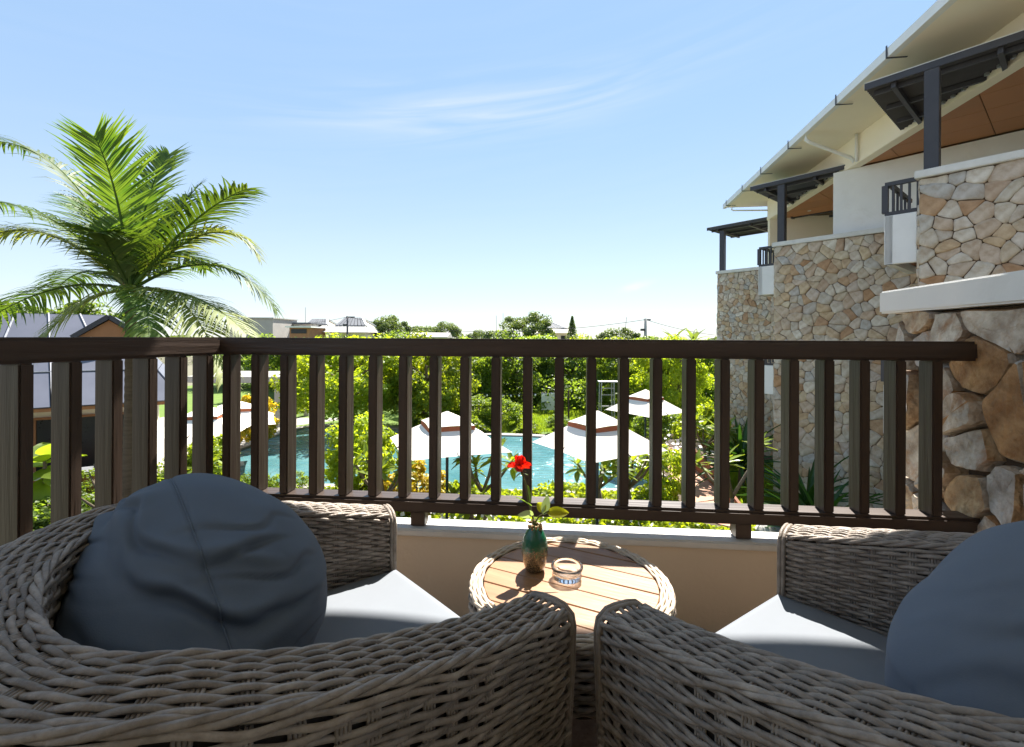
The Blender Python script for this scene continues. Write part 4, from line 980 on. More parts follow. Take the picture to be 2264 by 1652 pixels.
# big trees round the far side of the pool
tree('broadleaf_tree', 'spreading lime green tree hanging over the far left bank of the pool', X_(760, 22.5), 23.6, 4.7, 6.4, 'A', 'leaf_lime', 3, 'trees round the pool and lawn', n=20000, leaf=0.135, cz=0.55, ratio=0.47)
tree('broadleaf_tree', 'yellowish green tree behind the left white parasol by the pool', X_(925, 23.5), 24.6, 4.7, 5.2, 'B', 'leaf_lime', 5, 'trees round the pool and lawn', n=19000, leaf=0.135, cz=0.55, ratio=0.47)
tree('broadleaf_tree', 'grey green tree at the back between pool tree and string lights', X_(1010, 31), 31, 4.8, 6.5, 'C', 'leaf_mid', 7, 'trees round the pool and lawn', n=19000, leaf=0.14, cz=0.5, ratio=0.5)
tree('broadleaf_tree', 'dark bushy tree behind the white board at the lawn edge', X_(1140, 33), 33, 4.8, 6.5, 'D', 'leaf_dark', 9, 'trees round the pool and lawn', n=19000, leaf=0.14, cz=0.46, ratio=0.54)
tree('broadleaf_tree', 'dark round tree left of the metal ladder stand', X_(1265, 34), 34, 4.7, 6.3, 'C', 'leaf_dark', 11, 'trees round the pool and lawn', n=19000, leaf=0.14, cz=0.46, ratio=0.54)
tree('broadleaf_tree', 'light green tree behind the farthest white parasol', X_(1400, 29), 29, 4.9, 5.4, 'B', 'leaf_mid', 13, 'trees round the pool and lawn', n=19000, leaf=0.135, cz=0.5, ratio=0.5)
tree('broadleaf_tree', 'yellow green leafy tree right of the farthest parasol', X_(1490, 25), 25.5, 4.7, 4.2, 'A', 'leaf_lime', 15, 'trees round the pool and lawn', n=20000, leaf=0.135, cz=0.52, ratio=0.5)
tree('broadleaf_tree', 'pale green tree just left of the far stone corner', X_(1555, 33), 34, 4.6, 6, 'D', 'leaf_mid', 17, 'trees round the pool and lawn', leaf=0.14, cz=0.46, ratio=0.54)
tree('broadleaf_tree', 'dark tree at far left behind the concrete pool pavilion', X_(640, 34), 36, 4.7, 7, 'C', 'leaf_dark', 19, 'trees round the pool and lawn', leaf=0.14, cz=0.48, ratio=0.5)
tree('broadleaf_tree', 'wide green tree behind the palm on the left edge', X_(40, 21), 23, 6.4, 6.5, 'C', 'leaf_dark', 21, 'trees round the pool and lawn', leaf=0.14, cz=0.62, ratio=0.40)
for k, (xx, dd, hh, ww, mk) in enumerate([(700, 42, 4.7, 8, 'leaf_mid'), (850, 44, 4.9, 8, 'leaf_dark'), (1000, 46, 4.9, 8, 'leaf_mid'), (1190, 46, 4.9, 8, 'leaf_mid'), (1330, 45, 4.8, 8, 'leaf_lime'), (1450, 44, 4.8, 8, 'leaf_mid'), (1580, 46, 4.8, 8, 'leaf_dark'), (560, 44, 4.6, 8, 'leaf_dark')]):
    tree('broadleaf_tree', ('bushy tree in the back row below the temple like house', 'dark bushy back row tree below the skyline tree beside the temple roof', 'bushy back row tree below the long pale shed', 'bushy back row tree straight below the feathery skyline tree', 'lime back row tree between conifer and leaning bare pole', 'bushy back row tree in front of the right power pole', 'dark back row tree half hidden by the far stone corner', 'dark back row tree in front of the concrete and white houses')[k], X_(xx, dd), dd, hh, ww, 'CD'[k % 2], mk, 23 + k, 'trees in the back row', leaf=0.14, cz=0.46, ratio=0.54)
# skyline trees above the railing
tree('feathery_tree', 'feathery light green tree rising highest on the skyline', X_(1168, 55), 55, 7.4, 6.2, 'A', 'leaf_far', 31, n=20000, leaf=0.135, cz=0.68, ratio=0.36)
t = thing('casuarina', 'slim dark conifer standing alone on the skyline right of a grey roof', 'tree', (X_(1265, 60), 60, GZ))
limbs(7.3, 0.8, 0.12, 4).build('trunk', 'bark', t, world=False)
rng = np.random.default_rng(4); nn = 5200; hgt = rng.random(nn) ** 0.8; aa = rng.random(nn) * 6.283; rad = (1.05 - hgt) * 1.5 * rng.random(nn) ** 0.6 * (0.8 + 0.3 * rng.random(nn))
link('crown', leaves_mesh('crown', np.c_[rad * np.cos(aa), rad * np.sin(aa), 2.2 + hgt * 5.2], np.tile([0, 0, 1.0], (nn, 1)), 0.2, rng, 'leaf_far', 0.12, 1.5), t)
for k, (xx, dd, hh, ww, lab) in enumerate([(862, 70, 7.6, 6.5, 'round green tree right of the tiled temple roof'), (925, 72, 6.6, 6, 'middle one of the low green trees right of the temple roof'), (985, 72, 6.8, 5.5, 'loose pointed green tree above the long pale shed roof'), (1085, 66, 5.9, 7, 'low yellow green tree left of the feathery skyline tree'), (1370, 60, 5.8, 7, 'low light green tree left of the right power pole')]):
    tree('skyline_tree', lab, X_(xx, dd), dd, hh, ww, 'CD'[k % 2], 'leaf_far', 41 + k, 'trees on the skyline', leaf=0.15, cz=0.58, ratio=0.44)
for k, (xx, dd, hh) in enumerate([(1490, 52, 6.0), (1533, 52, 5.95), (1345, 60, 5.6)]):
    lab = ('banana plant just right of the right power pole', 'banana plant nearest the far stone corner', 'small banana plant left of the right power pole')[k]
    t = thing('banana_plant', lab, 'plant', (X_(xx, dd), dd, GZ), 0, 'banana plants on the skyline')
    q = MB(); q.tube([(0, 0, 0), (0.05, 0, hh - 1.6)], [0.16, 0.1], 8); q.build('trunk', 'stem_green', t, world=False)
    for j in range(7): put_blade('leaf', t, (0.05, 0, hh - 1.7), (0, R(-72 + 14 * (j % 3)), j * 0.9 + k), 1.9, 0.28, 'leaf_far', droop=0.5, point=0.9)
# far wood and understorey masses
rng = np.random.default_rng(12)
nn = 42000; dd = 75 + 75 * rng.random(nn); ax_ = -1.0 + 1.55 * rng.random(nn)
hm = 3.9 + 0.9 * np.sin(ax_ * 23) * np.sin(ax_ * 7 + 1) + 0.5 * np.sin(ax_ * 61)
link('far_wood', leaves_mesh('far_wood', np.c_[ax_ * dd, dd, GZ + hm * rng.random(nn) ** 0.45], np.tile([0, -0.3, 1.0], (nn, 1)), 0.62, rng, 'leaf_far', 0.4, 1.0))['kind'] = 'stuff'
def scatter_cover(name, mname, n, area, hfun, leaf, seed, aspect=0.42):
    rng = np.random.default_rng(seed); P = []
    x0, x1, y0, y1 = area
    x = x0 + (x1 - x0) * rng.random(n); y = y0 + (y1 - y0) * rng.random(n); hh = hfun(x, y)
    keep = hh > 0.02; x, y, hh = x[keep], y[keep], hh[keep]
    z = GZ + hh * rng.random(len(x)) ** 0.5
    o = link(name, leaves_mesh(name, np.c_[x, y, z], np.tile([0, -0.2, 1.0], (len(x), 1)), leaf, rng, mname, aspect, 0.9)); o['kind'] = 'stuff'; return o
scatter_cover('undergrowth', 'leaf_dark', 26000, (-14, 16, 28.5, 40), lambda x, y: 1.2 + 1.0 * np.sin(x * 1.1 + y) + 0.05 * (y - 28), 0.22, 21)
scatter_cover('ground_cover', 'leaf_lime', 26000, (-7.5, 6.2, 10.2, 13.9), lambda x, y: 0.34 + 0.14 * np.sin(x * 2.1 + y * 1.7) - np.where((x > 4.6) & (y > 11.3), 1, 0), 0.13, 22)
scatter_cover('bank_planting', 'leaf_mid', 12000, (-5.0, 3.2, 22.6, 24.8), lambda x, y: 0.42 + 0.3 * np.sin(x * 2.3) - np.where(x > -0.6, 0.36, 0) , 0.15, 23)
scatter_cover('left_planting', 'leaf_mid', 24000, (-15, -6.8, 9.0, 13.6), lambda x, y: 0.45 + 0.25 * np.sin(x * 1.9 + y * 2.2), 0.15, 24)
def lawn_tufts(name, n, poly_test, area, seed, size=0.12):
    rng = np.random.default_rng(seed); x0, x1, y0, y1 = area
    x = x0 + (x1 - x0) * rng.random(n); y = y0 + (y1 - y0) * rng.random(n)
    k = poly_test(x, y); x, y = x[k], y[k]; m_ = len(x)
    a = rng.random(m_) * 6.283; h = size * (0.5 + rng.random(m_)); w = 0.018
    V = np.empty((m_, 3, 3)); V[:, 0] = np.c_[x - w * np.cos(a), y - w * np.sin(a), np.full(m_, GZ)]; V[:, 1] = np.c_[x + w * np.cos(a), y + w * np.sin(a), np.full(m_, GZ)]
    V[:, 2] = np.c_[x + 0.05 * rng.normal(size=m_), y + 0.05 * rng.normal(size=m_), GZ + h]
    o = link(name, make_mesh(name, V.reshape(-1, 3), np.arange(m_ * 3).reshape(-1, 3), 'leaf_mid')); o['kind'] = 'stuff'
lawn_tufts('grass', 60000, lambda x, y: x > 5.95 + 0.2 * (y - 12), (5.8, 9.8, 8.5, 17.5), 31)
lawn_tufts('grass', 40000, lambda x, y: y > 23.2, (-4, 9, 23.2, 31), 32, 0.14)

# clipped hedges and garden shrubs near the pool
for k, (xx, yb, d, w, h, lab) in enumerate([(560, 1095, 12.6, 1.35, 0.95, 'clipped round green bush by the pool, first from the railing corner'), (640, 1095, 12.9, 1.25, 0.9, 'clipped round green bush by the pool, second from the railing corner'), (208, 1060, 12.4, 1.5, 1.1, 'clipped round bush between palm trunk and left railing posts'), (290, 1060, 13.0, 1.3, 1.0, 'clipped round bush at the foot of the coconut palm'), (120, 1060, 12.2, 1.5, 0.9, 'clipped round bush at the left edge below the grey roof')]):
    shrub('clipped_bush', lab, X_(xx, d), d, h, w, 'H', 'leaf_mid', 50 + k, 'bush', 'clipped bushes by the pool', n=5200, leaf=0.075, clumps=150, cr=0.17, hollow=0.85)
for a in [('leafy_shrub', 'tall yellow green shrub between pool and left parasol', 800, 13.4, 2.3, 1.9, 'S', 'leaf_lime', 61), ('leafy_shrub', 'yellow leaved shrub under the left white parasol', 915, 12.2, 1.4, 1.7, 'S', 'leaf_yellow', 62),
          ('leafy_shrub', 'dense green shrub at the near pool corner beside the path', 1465, 13.6, 1.55, 1.5, 'T', 'leaf_lime', 63), ('leafy_shrub', 'dark shrub below the farthest parasol', 1455, 20.5, 1.6, 2.0, 'T', 'leaf_dark', 64),
          ('leafy_shrub', 'green shrub at the right end of the lawn hedge', 1110, 24.5, 1.5, 2.2, 'T', 'leaf_mid', 65), ('leafy_shrub', 'light shrub with orange tips beside the far stone corner', 1545, 18.6, 2.0, 1.8, 'S', 'leaf_lime', 66),
          ('leafy_shrub', 'small round shrub in front of the far pool edge', 1235, 22.9, 0.9, 1.3, 'T', 'leaf_dark', 67), ('leafy_shrub', 'bright green shrub in the gap beside the pool terrace', 470, 13.6, 1.7, 1.3, 'S', 'leaf_lime', 68),
          ('leafy_shrub', 'green shrub between the two left railing posts by the pool', 395, 13.2, 1.3, 1.2, 'T', 'leaf_mid', 69), ('leafy_shrub', 'pale shrub with gold leaves behind the left parasols', 560, 19.5, 2.2, 1.7, 'S', 'leaf_yellow', 70),
          ('leafy_shrub', 'dark leafy shrub low between the first railing posts at the left edge', 60, 9.6, 1.2, 1.7, 'T', 'leaf_dark', 73), ('leafy_shrub', 'dark leafy shrub low between the second and third left railing posts', 150, 9.9, 1.25, 1.6, 'T', 'leaf_dark', 74), ('leafy_shrub', 'dark leafy shrub just left of the palm trunk', 232, 10.3, 1.2, 1.4, 'T', 'leaf_mid', 75), ('leafy_shrub', 'low green shrub left of the string light post', 1060, 25.8, 1.4, 2.6, 'T', 'leaf_mid', 71), ('leafy_shrub', 'broad shrub at the foot of the far stone wall', 1600, 17.8, 1.5, 1.7, 'T', 'leaf_mid', 72)]:
    shrub(a[0], a[1], X_(a[2], a[3]), a[3], a[4], a[5], a[6], a[7], a[8], 'shrub', 'garden shrubs', n=5200, leaf=0.13 if a[6] == 'S' else 0.10)
# frangipani and other whorled plants, each leaf its own piece
LEAF = make_mesh('leaf', *blade(0.38, 0.062, cup=0.2, nx=4, droop=0.22, point=0.75), 'leaf_frangipani', True)
def frangipani(label, x, y, h, tips, seed, leaves=16, ls=1.0, mname=None):
    rng = random.Random(seed); t = thing('frangipani', label, 'plant', (x, y, GZ), 0, 'frangipani plants in the garden')
    q = MB(); fork = Vector((rng.uniform(-0.1, 0.1), 0, h * 0.45)); q.tube([(0, 0, -0.02), tuple(fork * 0.6 + Vector((0.04, 0, 0))), tuple(fork)], [0.06, 0.05, 0.045], 8); ends = []
    for k in range(tips):
        a = k * 6.283 / tips + rng.uniform(-0.4, 0.4); rr = h * rng.uniform(0.16, 0.36); e = Vector((math.cos(a) * rr, math.sin(a) * rr, h * rng.uniform(0.72, 1.0)))
        q.tube([tuple(fork), tuple(fork.lerp(e, 0.5) + Vector((math.cos(a) * 0.07, math.sin(a) * 0.07, -0.02))), tuple(e)], [0.042, 0.034, 0.026], 6); ends.append(e)
    q.build('trunk', 'bark', t, world=False, smooth=True)
    for e in ends:
        for j in range(leaves):
            a = j * 2.399 + rng.uniform(-0.3, 0.3); s_ = ls * rng.uniform(0.75, 1.15)
            link('leaf', LEAF, t, tuple(e + Vector((0, 0, -0.012 * j))), (rng.uniform(-0.3, 0.3), -R(66 - 6 * j + rng.uniform(-12, 12)), a), (s_, s_ * rng.uniform(0.9, 1.3), s_))
frangipani('frangipani with whorled leaves in front of the left parasol pole', X_(1075, 11.3), 11.3, 2.15, 6, 1)
frangipani('small frangipani left of the rose and in front of the pool', X_(1040, 10.4), 10.4, 1.35, 4, 2)
frangipani('frangipani with forked trunk below the middle parasol', X_(1395, 11.6), 11.6, 2.2, 6, 3, ls=1.15)
frangipani('slim frangipani standing against the pool water under the middle parasol', X_(1330, 11.9), 11.9, 2.0, 4, 4)
frangipani('frangipani with a star of bright leaves beside the side lawn', X_(1618, 10.8), 10.8, 2.35, 3, 5, 11)
frangipani('frangipani left of the yellow shrub under the left parasol', X_(845, 11.2), 11.2, 1.9, 5, 6)
frangipani('frangipani at the far end of the terracotta path', X_(1560, 15.8), 15.8, 2.3, 5, 7, ls=1.2)
frangipani('yellowish frangipani between the palm trunk and the terrace', X_(432, 11.0), 11.0, 1.9, 4, 8)
# broad leaved plant and curving stems in front of the pavilion
t = thing('broadleaf_plant', 'large heart leaved plant on a thin stem in front of the grey roof', 'plant', (X_(100, 10.2), 10.2, GZ))
q = MB(); q.tube([(0, 0, 0), (0.02, 0, 1.3), (0, 0, 2.1)], [0.06, 0.05, 0.03], 8); q.build('stem', 'bark', t, world=False)
for j in range(11): put_blade('leaf', t, (0, 0, 2.05 - 0.05 * j), (R(20 * (j % 3 - 1)), R(-50 + 9 * j), j * 2.4), 0.66, 0.25, 'leaf_mid', droop=0.35, point=0.6)
t = thing('bare_shrub', 'leafless shrub with pale curved branches in front of the pavilion', 'shrub', (X_(290, 8.4), 8.4, GZ))
rng = random.Random(15)
for j in range(6):
    a = rng.uniform(-0.6, 3.7); q = MB(); e = Vector((math.cos(a) * 0.7, 0.3 * math.sin(a * 3), 1.9 + 0.5 * rng.random()))
    q.tube([(0, 0, -0.02), (e.x * 0.2, 0, 0.9), (e.x * 0.6, e.y * 0.5, 1.6), tuple(e)], [0.05, 0.04, 0.03, 0.012], 7); q.build('branch', 'palm_bark', t, world=False, smooth=True)
# spiky clumps at the foot of the stone walls
SP = make_mesh('frond', *blade(0.95, 0.035, cup=0.5, nx=6, droop=0.45, point=0.6), 'leaf_deep', True)
def spiky(label, x, y, s_, n_, seed):
    rng = random.Random(seed); t = thing('spiky_plant', label, 'plant', (x, y, GZ), 0, 'spiky plants along the stone walls')
    q = MB(); q.tube([(0, 0, -0.02), (0, 0, 0.35 * s_)], [0.12, 0.09], 8); q.build('stem', 'fibre', t, world=False)
    for j in range(n_):
        link('frond', SP, t, (0, 0, 0.25 * s_ + 0.2 * s_ * rng.random()), (rng.uniform(-0.2, 0.2), -R(rng.uniform(5, 80)), j * 2.399), (s_ * rng.uniform(0.8, 1.2), s_ * rng.uniform(0.8, 1.3), s_))
spiky('large dark spiky plant against the middle stone wall, nearest the railing', X_(1835, 9.6), 9.9, 1.5, 60, 1)
spiky('dark spiky plant behind the larger one at the middle stone wall', X_(1800, 11.2), 11.4, 1.55, 50, 2)
spiky('dark spiky plant at the foot of the far stone wall', X_(1655, 14.5), 14.9, 1.75, 50, 3)
spiky('spiky plant seen under the bottom rail at the right', X_(1960, 8.0), 7.6, 1.0, 36, 4)

# ------------------------------------------------------------------ coconut palm
PX, PY = X_(288, 9.0), 9.0
palm = thing('coconut_palm', 'tall coconut palm with arching fronds left of the balcony', 'palm', (PX, PY, GZ))
crownz = CAMZ - (642 - 745) / 1040 * 9.0
hz_ = crownz - GZ
q = MB(); pts = []; rads = []
for k in range(70):
    t_ = k / 69; pts.append((0.10 * math.sin(t_ * 2.0) - 0.09, 0, hz_ * t_ * 0.97)); rads.append(0.105 - 0.025 * t_ + (0.007 if k % 2 else 0) + 0.12 * max(0, 0.06 - t_))
q.tube(pts, rads, 14); q.build('trunk', 'palm_bark', palm, world=False, smooth=True)
CC = Vector((0, 0, hz_))
q = MB(); rng = random.Random(2)
for k in range(60):
    a = rng.random() * 6.283; z0 = -0.28 + 0.3 * rng.random(); q.tube([tuple(CC + Vector((0.07 * math.cos(a), 0.07 * math.sin(a), z0))), tuple(CC + Vector((0.20 * math.cos(a), 0.20 * math.sin(a), z0 + 0.12 * rng.uniform(-1, 1.4))))], [0.025, 0.008], 4)
q.build('fibre_sheath', 'fibre', palm, world=False)
def frond(tip, dy, sag, width, mname, seed, mid=None, droop=0.5, nl=64):
    """tip is a picture position turned into metres at the palm; dy its depth offset"""
    rng = np.random.default_rng(seed)
    d = 9.0 + dy; P3 = Vector(px(tip[0], tip[1], d)) - Vector((PX, PY, GZ))
    A = CC + Vector((0, 0, -0.05)); 
    if mid is not None: M2 = Vector(px(mid[0], mid[1], 9.0 + dy * 0.5)) - Vector((PX, PY, GZ))
    else: M2 = A.lerp(P3, 0.5) + Vector((0, 0, sag))
    Q = M2 * 2 - (A + P3) * 0.5                        # quadratic control through the middle point
    ts = np.linspace(0, 1, 41); A_, Q_, P_ = (np.array(v) for v in (A, Q, P3))
    C = ((1 - ts) ** 2)[:, None] * A_ + (2 * ts * (1 - ts))[:, None] * Q_ + (ts ** 2)[:, None] * P_
    T = np.gradient(C, axis=0); T /= np.linalg.norm(T, axis=1)[:, None]
    out_ = np.array([P3.x - A.x, P3.y - A.y, 0.0]); out_ /= np.linalg.norm(out_) + 1e-6
    S = np.cross(np.array([0, 0, 1.0]), out_)
    fo = MB(); fo.tube(C, np.linspace(0.034, 0.005, 41), 6)
    fr = fo.build('frond', 'leaf_palm_yellow' if 'yellow' in mname else 'leaf_palm', palm, world=False, smooth=True)
    Vs, Fs = [], []
    for k in range(nl):
        t_ = 0.10 + 0.90 * (k + 0.5 * rng.random()) / nl; f = t_ * 40; i = min(39, int(f)); c = C[i] + (C[i + 1] - C[i]) * (f - i); tg = T[i]
        ll = width * (0.55 + 0.6 * math.sin(math.pi * min(1, t_ * 0.92 + 0.06)) ** 0.8) * (0.9 + 0.2 * rng.random()) * (1 if t_ < 0.9 else 1.25 - t_ * 0.5)
        for sg in (-1, 1):
            side = S * sg; side = side - tg * np.dot(side, tg); side /= np.linalg.norm(side) + 1e-9
            nrm = np.cross(tg, side) * sg
            if nrm[2] < 0: nrm = -nrm
            d0 = side * 0.80 + tg * (0.50 + 0.35 * t_) + nrm * (0.22 - 0.1 * rng.random()); d0 /= np.linalg.norm(d0)
            grav = np.array([0, 0, -1.0]); w = 0.019 + 0.006 * rng.random()
            wv = np.cross(d0, nrm); wv /= np.linalg.norm(wv) + 1e-9
            row = []; p_ = c.copy(); dirv = d0.copy()
            for s_ in range(5):
                wd = w * (0.7, 1.0, 0.85, 0.5, 0.04)[s_]
                row.append((p_ - wv * wd, p_ + wv * wd))
                dirv = dirv + grav * (droop * (0.12 + 0.10 * s_) * (0.7 + 0.6 * rng.random())) + rng.normal(size=3) * 0.05; dirv /= np.linalg.norm(dirv)
                p_ = p_ + dirv * ll / 4
            o = len(Vs)
            for a, b2 in row: Vs += [a, b2]
            for s_ in range(4): Fs.append((o + 2 * s_, o + 2 * s_ + 1, o + 2 * s_ + 3, o + 2 * s_ + 2))
    lf = link('leaflets', make_mesh('leaflets', np.array(Vs), np.array(Fs), mname, True), fr); lf['kind'] = 'stuff'
    return fr
FR = [((205, 305), -0.9, 0, 0.96, 'leaf_palm', (258, 450), 0.12), ((372, 345), 0.9, 0, 0.74, 'leaf_palm', (325, 450), 0.25), ((545, 420), -0.5, 0, 0.74, 'leaf_palm', (420, 500), 0.55),
      ((440, 412), 0.8, 0, 0.60, 'leaf_palm', (372, 500), 0.5), ((572, 572), 0.4, 0, 0.72, 'leaf_palm_yellow', (455, 520), 0.7), ((612, 690), 0.3, 0, 0.74, 'leaf_palm', (470, 590), 0.8),
      ((545, 742), -0.8, 0, 0.74, 'leaf_palm_yellow', (425, 660), 0.8), ((500, 840), -1.4, 0, 0.72, 'leaf_palm_yellow', (400, 672), 0.8), ((-30, 318), -0.3, 0, 0.79, 'leaf_palm', (150, 400), 0.75),
      ((-70, 452), 0.6, 0, 0.79, 'leaf_palm', (110, 490), 0.8), ((-60, 545), -0.9, 0, 0.79, 'leaf_palm_yellow', (110, 525), 0.8), ((-40, 720), 0.5, 0, 0.84, 'leaf_palm', (130, 642), 0.9),
      ((60, 800), -1.1, 0, 0.79, 'leaf_palm_yellow', (175, 680), 0.8), ((120, 650), 1.6, 0, 0.72, 'leaf_palm', (195, 605), 0.7), ((150, 440), 1.5, 0, 0.79, 'leaf_palm', (225, 520), 0.5),
      ((300, 420), 1.8, 0, 0.79, 'leaf_palm', (300, 500), 0.3), ((455, 600), 1.8, 0, 0.66, 'leaf_palm', (380, 565), 0.6), ((415, 440), 1.2, 0, 0.66, 'leaf_palm', (350, 520), 0.5),
      ((330, 760), -1.6, 0, 0.60, 'leaf_palm', (318, 655), 0.7), ((215, 520), -1.0, 0, 0.66, 'leaf_palm', (235, 545), 0.6)]
for k, (tp, dy, sg, wd, mn, md, dr) in enumerate(FR): frond(tp, dy, sg, wd, mn, 100 + k, md, dr)

# ------------------------------------------------------------------ parasols
def parasol(label, x, y, zr, rot, hw=1.25):
    t = thing('parasol', label, 'parasol', (x, y, GZ), rot, 'white two tier parasols by the pool'); z0 = zr - GZ
    def tier(h0, h1, za, zb, nm, par, sag):
        V = []; N = 8
        for j in range(N + 1):
            tt_ = j / N; hh = h0 + (h1 - h0) * tt_; zz = za + (zb - za) * tt_
            for k in range(4 * N):
                s_, f = divmod(k, N); f /= N; c4 = [(-1, -1), (1, -1), (1, 1), (-1, 1)]; a, b2 = c4[s_], c4[(s_ + 1) % 4]
                mid_ = math.sin(math.pi * f); dip = sag * mid_ * math.sin(math.pi * min(1, tt_ * 0.9 + 0.12)) + 0.03 * mid_ * (1 - tt_)
                V.append(((a[0] + (b2[0] - a[0]) * f) * hh * (1 - 0.04 * mid_ * (1 - tt_)), (a[1] + (b2[1] - a[1]) * f) * hh * (1 - 0.04 * mid_ * (1 - tt_)), zz - dip + (0.05 * mid_ * (1 - tt_))))
        Fc = [(j * 4 * N + k, j * 4 * N + (k + 1) % (4 * N), (j + 1) * 4 * N + (k + 1) % (4 * N), (j + 1) * 4 * N + k) for j in range(N) for k in range(4 * N)]
        return link(nm, make_mesh(nm, V, Fc, 'canvas_white', False), par)
    can = tier(hw, 0.40 * hw, z0, z0 + 0.44, 'canopy', t, 0.05)
    cap = tier(0.44 * hw, 0.01, z0 + 0.50, z0 + 0.77, 'cap', t, 0.015)
    q = MB(); h_ = 0.44 * hw
    for k in range(4):
        c4 = [(-1, -1), (1, -1), (1, 1), (-1, 1)]; a, b2 = c4[k], c4[(k + 1) % 4]
        q.add([(a[0] * h_, a[1] * h_, z0 + 0.502), (b2[0] * h_, b2[1] * h_, z0 + 0.502), (b2[0] * h_ * 1.01, b2[1] * h_ * 1.01, z0 + 0.405), (a[0] * h_ * 1.01, a[1] * h_ * 1.01, z0 + 0.405)], [(0, 1, 2, 3)])
    q.build('valance', 'canvas_terracotta', t, world=False)
    q = MB(); q.tube([(0, 0, 0), (0, 0, z0 + 0.72)], 0.035, 10); q.build('pole', 'dark_tile', t, world=False, smooth=True)
    q = MB(); q.box((0, 0, 0.04), (0.6, 0.6, 0.08)); q.build('base', 'concrete', t, world=False, bevel=0.01)
    for k in range(8):
        a = k * math.pi / 4; rr = hw * (1.38 if k % 2 else 0.98)
        q = MB(); q.bar((0, 0, z0 + 0.42), (math.cos(a) * rr, math.sin(a) * rr, z0 + 0.005), 0.02, 0.025); q.build('rib', 'dark_wood', t, world=False)
    return t
parasol('white parasol in front of the pool, left of the red rose', X_(990, 10.9), 10.9, CAMZ - 2.50, R(20), 1.18)
parasol('largest white parasol, in front of the pool right of the red rose', X_(1322, 10.2), 10.2, CAMZ - 2.36, R(30), 1.03)
parasol('farthest white parasol, beside the metal ladder stand', X_(1428, 16.8), 16.8, CAMZ - 2.62, R(34), 1.0)
parasol('white parasol on the terrace at left, nearer the palm trunk', X_(455, 15.2), 15.2, CAMZ - 3.05, R(12), 1.25)
parasol('white parasol on the terrace at left, against the pool', X_(520, 17.0), 17.0, CAMZ - 3.10, R(28), 1.3)

# ------------------------------------------------------------------ pavilion with the grey roof on the left
PO = Vector((-10.5, 15.0, 0))
pv = thing('pavilion', 'pavilion with grey panelled metal roof and orange soffit behind the palm', 'building', (PO.x, PO.y, GZ), R(35))
ez = -0.95; az_ = 1.78
def lp(x, y, z=0.0): return Vector((PO.x + x, PO.y + y, z))      # pavilion axes, turned with the empty
AP0, AP1 = lp(-7.5, 3.3, az_), lp(-2.1, 3.3, az_); c4 = [lp(-10.5, 0, ez), lp(0, 0, ez), lp(0, 6.8, ez), lp(-10.5, 6.8, ez)]
faces4 = [(c4[0], c4[1], AP1, AP0), (c4[1], c4[2], AP1, AP1), (c4[2], c4[3], AP0, AP1), (c4[3], c4[0], AP0, AP0)]
def roof_panels(a, b2, c, d, n_, rows_):
    for i in range(n_):
        for j in range(rows_):
            u0, u1 = i / n_, (i + 1) / n_ - 0.004; w0, w1 = j / rows_, (j + 1) / rows_ - 0.006
            def pt(u, w): return (a.lerp(b2, u)).lerp(d.lerp(c, u), w)
            nrm = (b2 - a).cross(d - a); nrm = nrm.normalized() * 0.04
            if nrm.z < 0: nrm = -nrm
            q = MB(); q.extrude([pt(u0, w0), pt(u1, w0), pt(u1, w1), pt(u0, w1)], nrm); q.build('roof_panel', 'roof_metal', pv)
roof_panels(c4[0], c4[1], AP1, AP0, 7, 3)
roof_panels(c4[1], c4[2], AP1 + Vector((0, 0.01, 0)), AP1, 5, 3)
q = MB()
for f in faces4[2:]: q.extrude([f[0], f[1], f[2]] + ([f[3]] if (f[3] - f[2]).length > 0.01 else []), (0, 0, 0.03))
q.build('roof_back', 'roof_metal', pv)
q = MB()
for i in range(1, 7):
    a, b2 = c4[0].lerp(c4[1], i / 7), AP0.lerp(AP1, i / 7); q.bar(a + Vector((0, -0.02, 0.05)), b2 + Vector((0, -0.02, 0.05)), 0.035, 0.03)
for j in (1, 2): q.bar(c4[0].lerp(AP0, j / 3) + Vector((0, -0.02, 0.05)), c4[1].lerp(AP1, j / 3) + Vector((0, -0.02, 0.05)), 0.035, 0.03)
q.build('roof_seam', 'seam_white', pv)
q = MB(); q.prism([(c4[0].x + 0.1, c4[0].y + 0.1), (c4[1].x - 0.1, c4[1].y + 0.1), (c4[2].x - 0.1, c4[2].y - 0.1), (c4[3].x + 0.1, c4[3].y - 0.1)], ez - 0.12, ez - 0.02); q.build('eave_soffit', 'timber_orange', pv)
ga = lp(-2.0, 2.0, 1.70); gl, gr = lp(-2.9, 2.0, 1.0), lp(-1.1, 2.0, 1.0); bk = Vector((0, 2.4, 0))
q = MB(); q.extrude([gl + Vector((0.15, 0.1, 0.05)), gr + Vector((-0.15, 0.1, 0.05)), ga + Vector((0, 0.1, -0.1))], (0, 0.08, 0)); q.build('gable_board', 'timber_orange', pv)
for a in (gl, gr):
    q = MB(); q.extrude([a, ga, ga + bk, a + bk], (0, 0, 0.05)); q.build('gable_roof', 'roof_metal', pv)
    q = MB(); q.bar(a + Vector((0, -0.03, 0.03)), ga + Vector((0, -0.03, 0.03)), 0.05, 0.14); q.build('barge_board', 'charcoal_metal', pv)
c_ = lp(-5.3, 3.9); q = MB(); q.box((c_.x, c_.y, (GZ + ez) / 2 - 0.1), (9.0, 5.0, ez - GZ - 0.22)); q.build('wall', 'cream_plaster', pv)
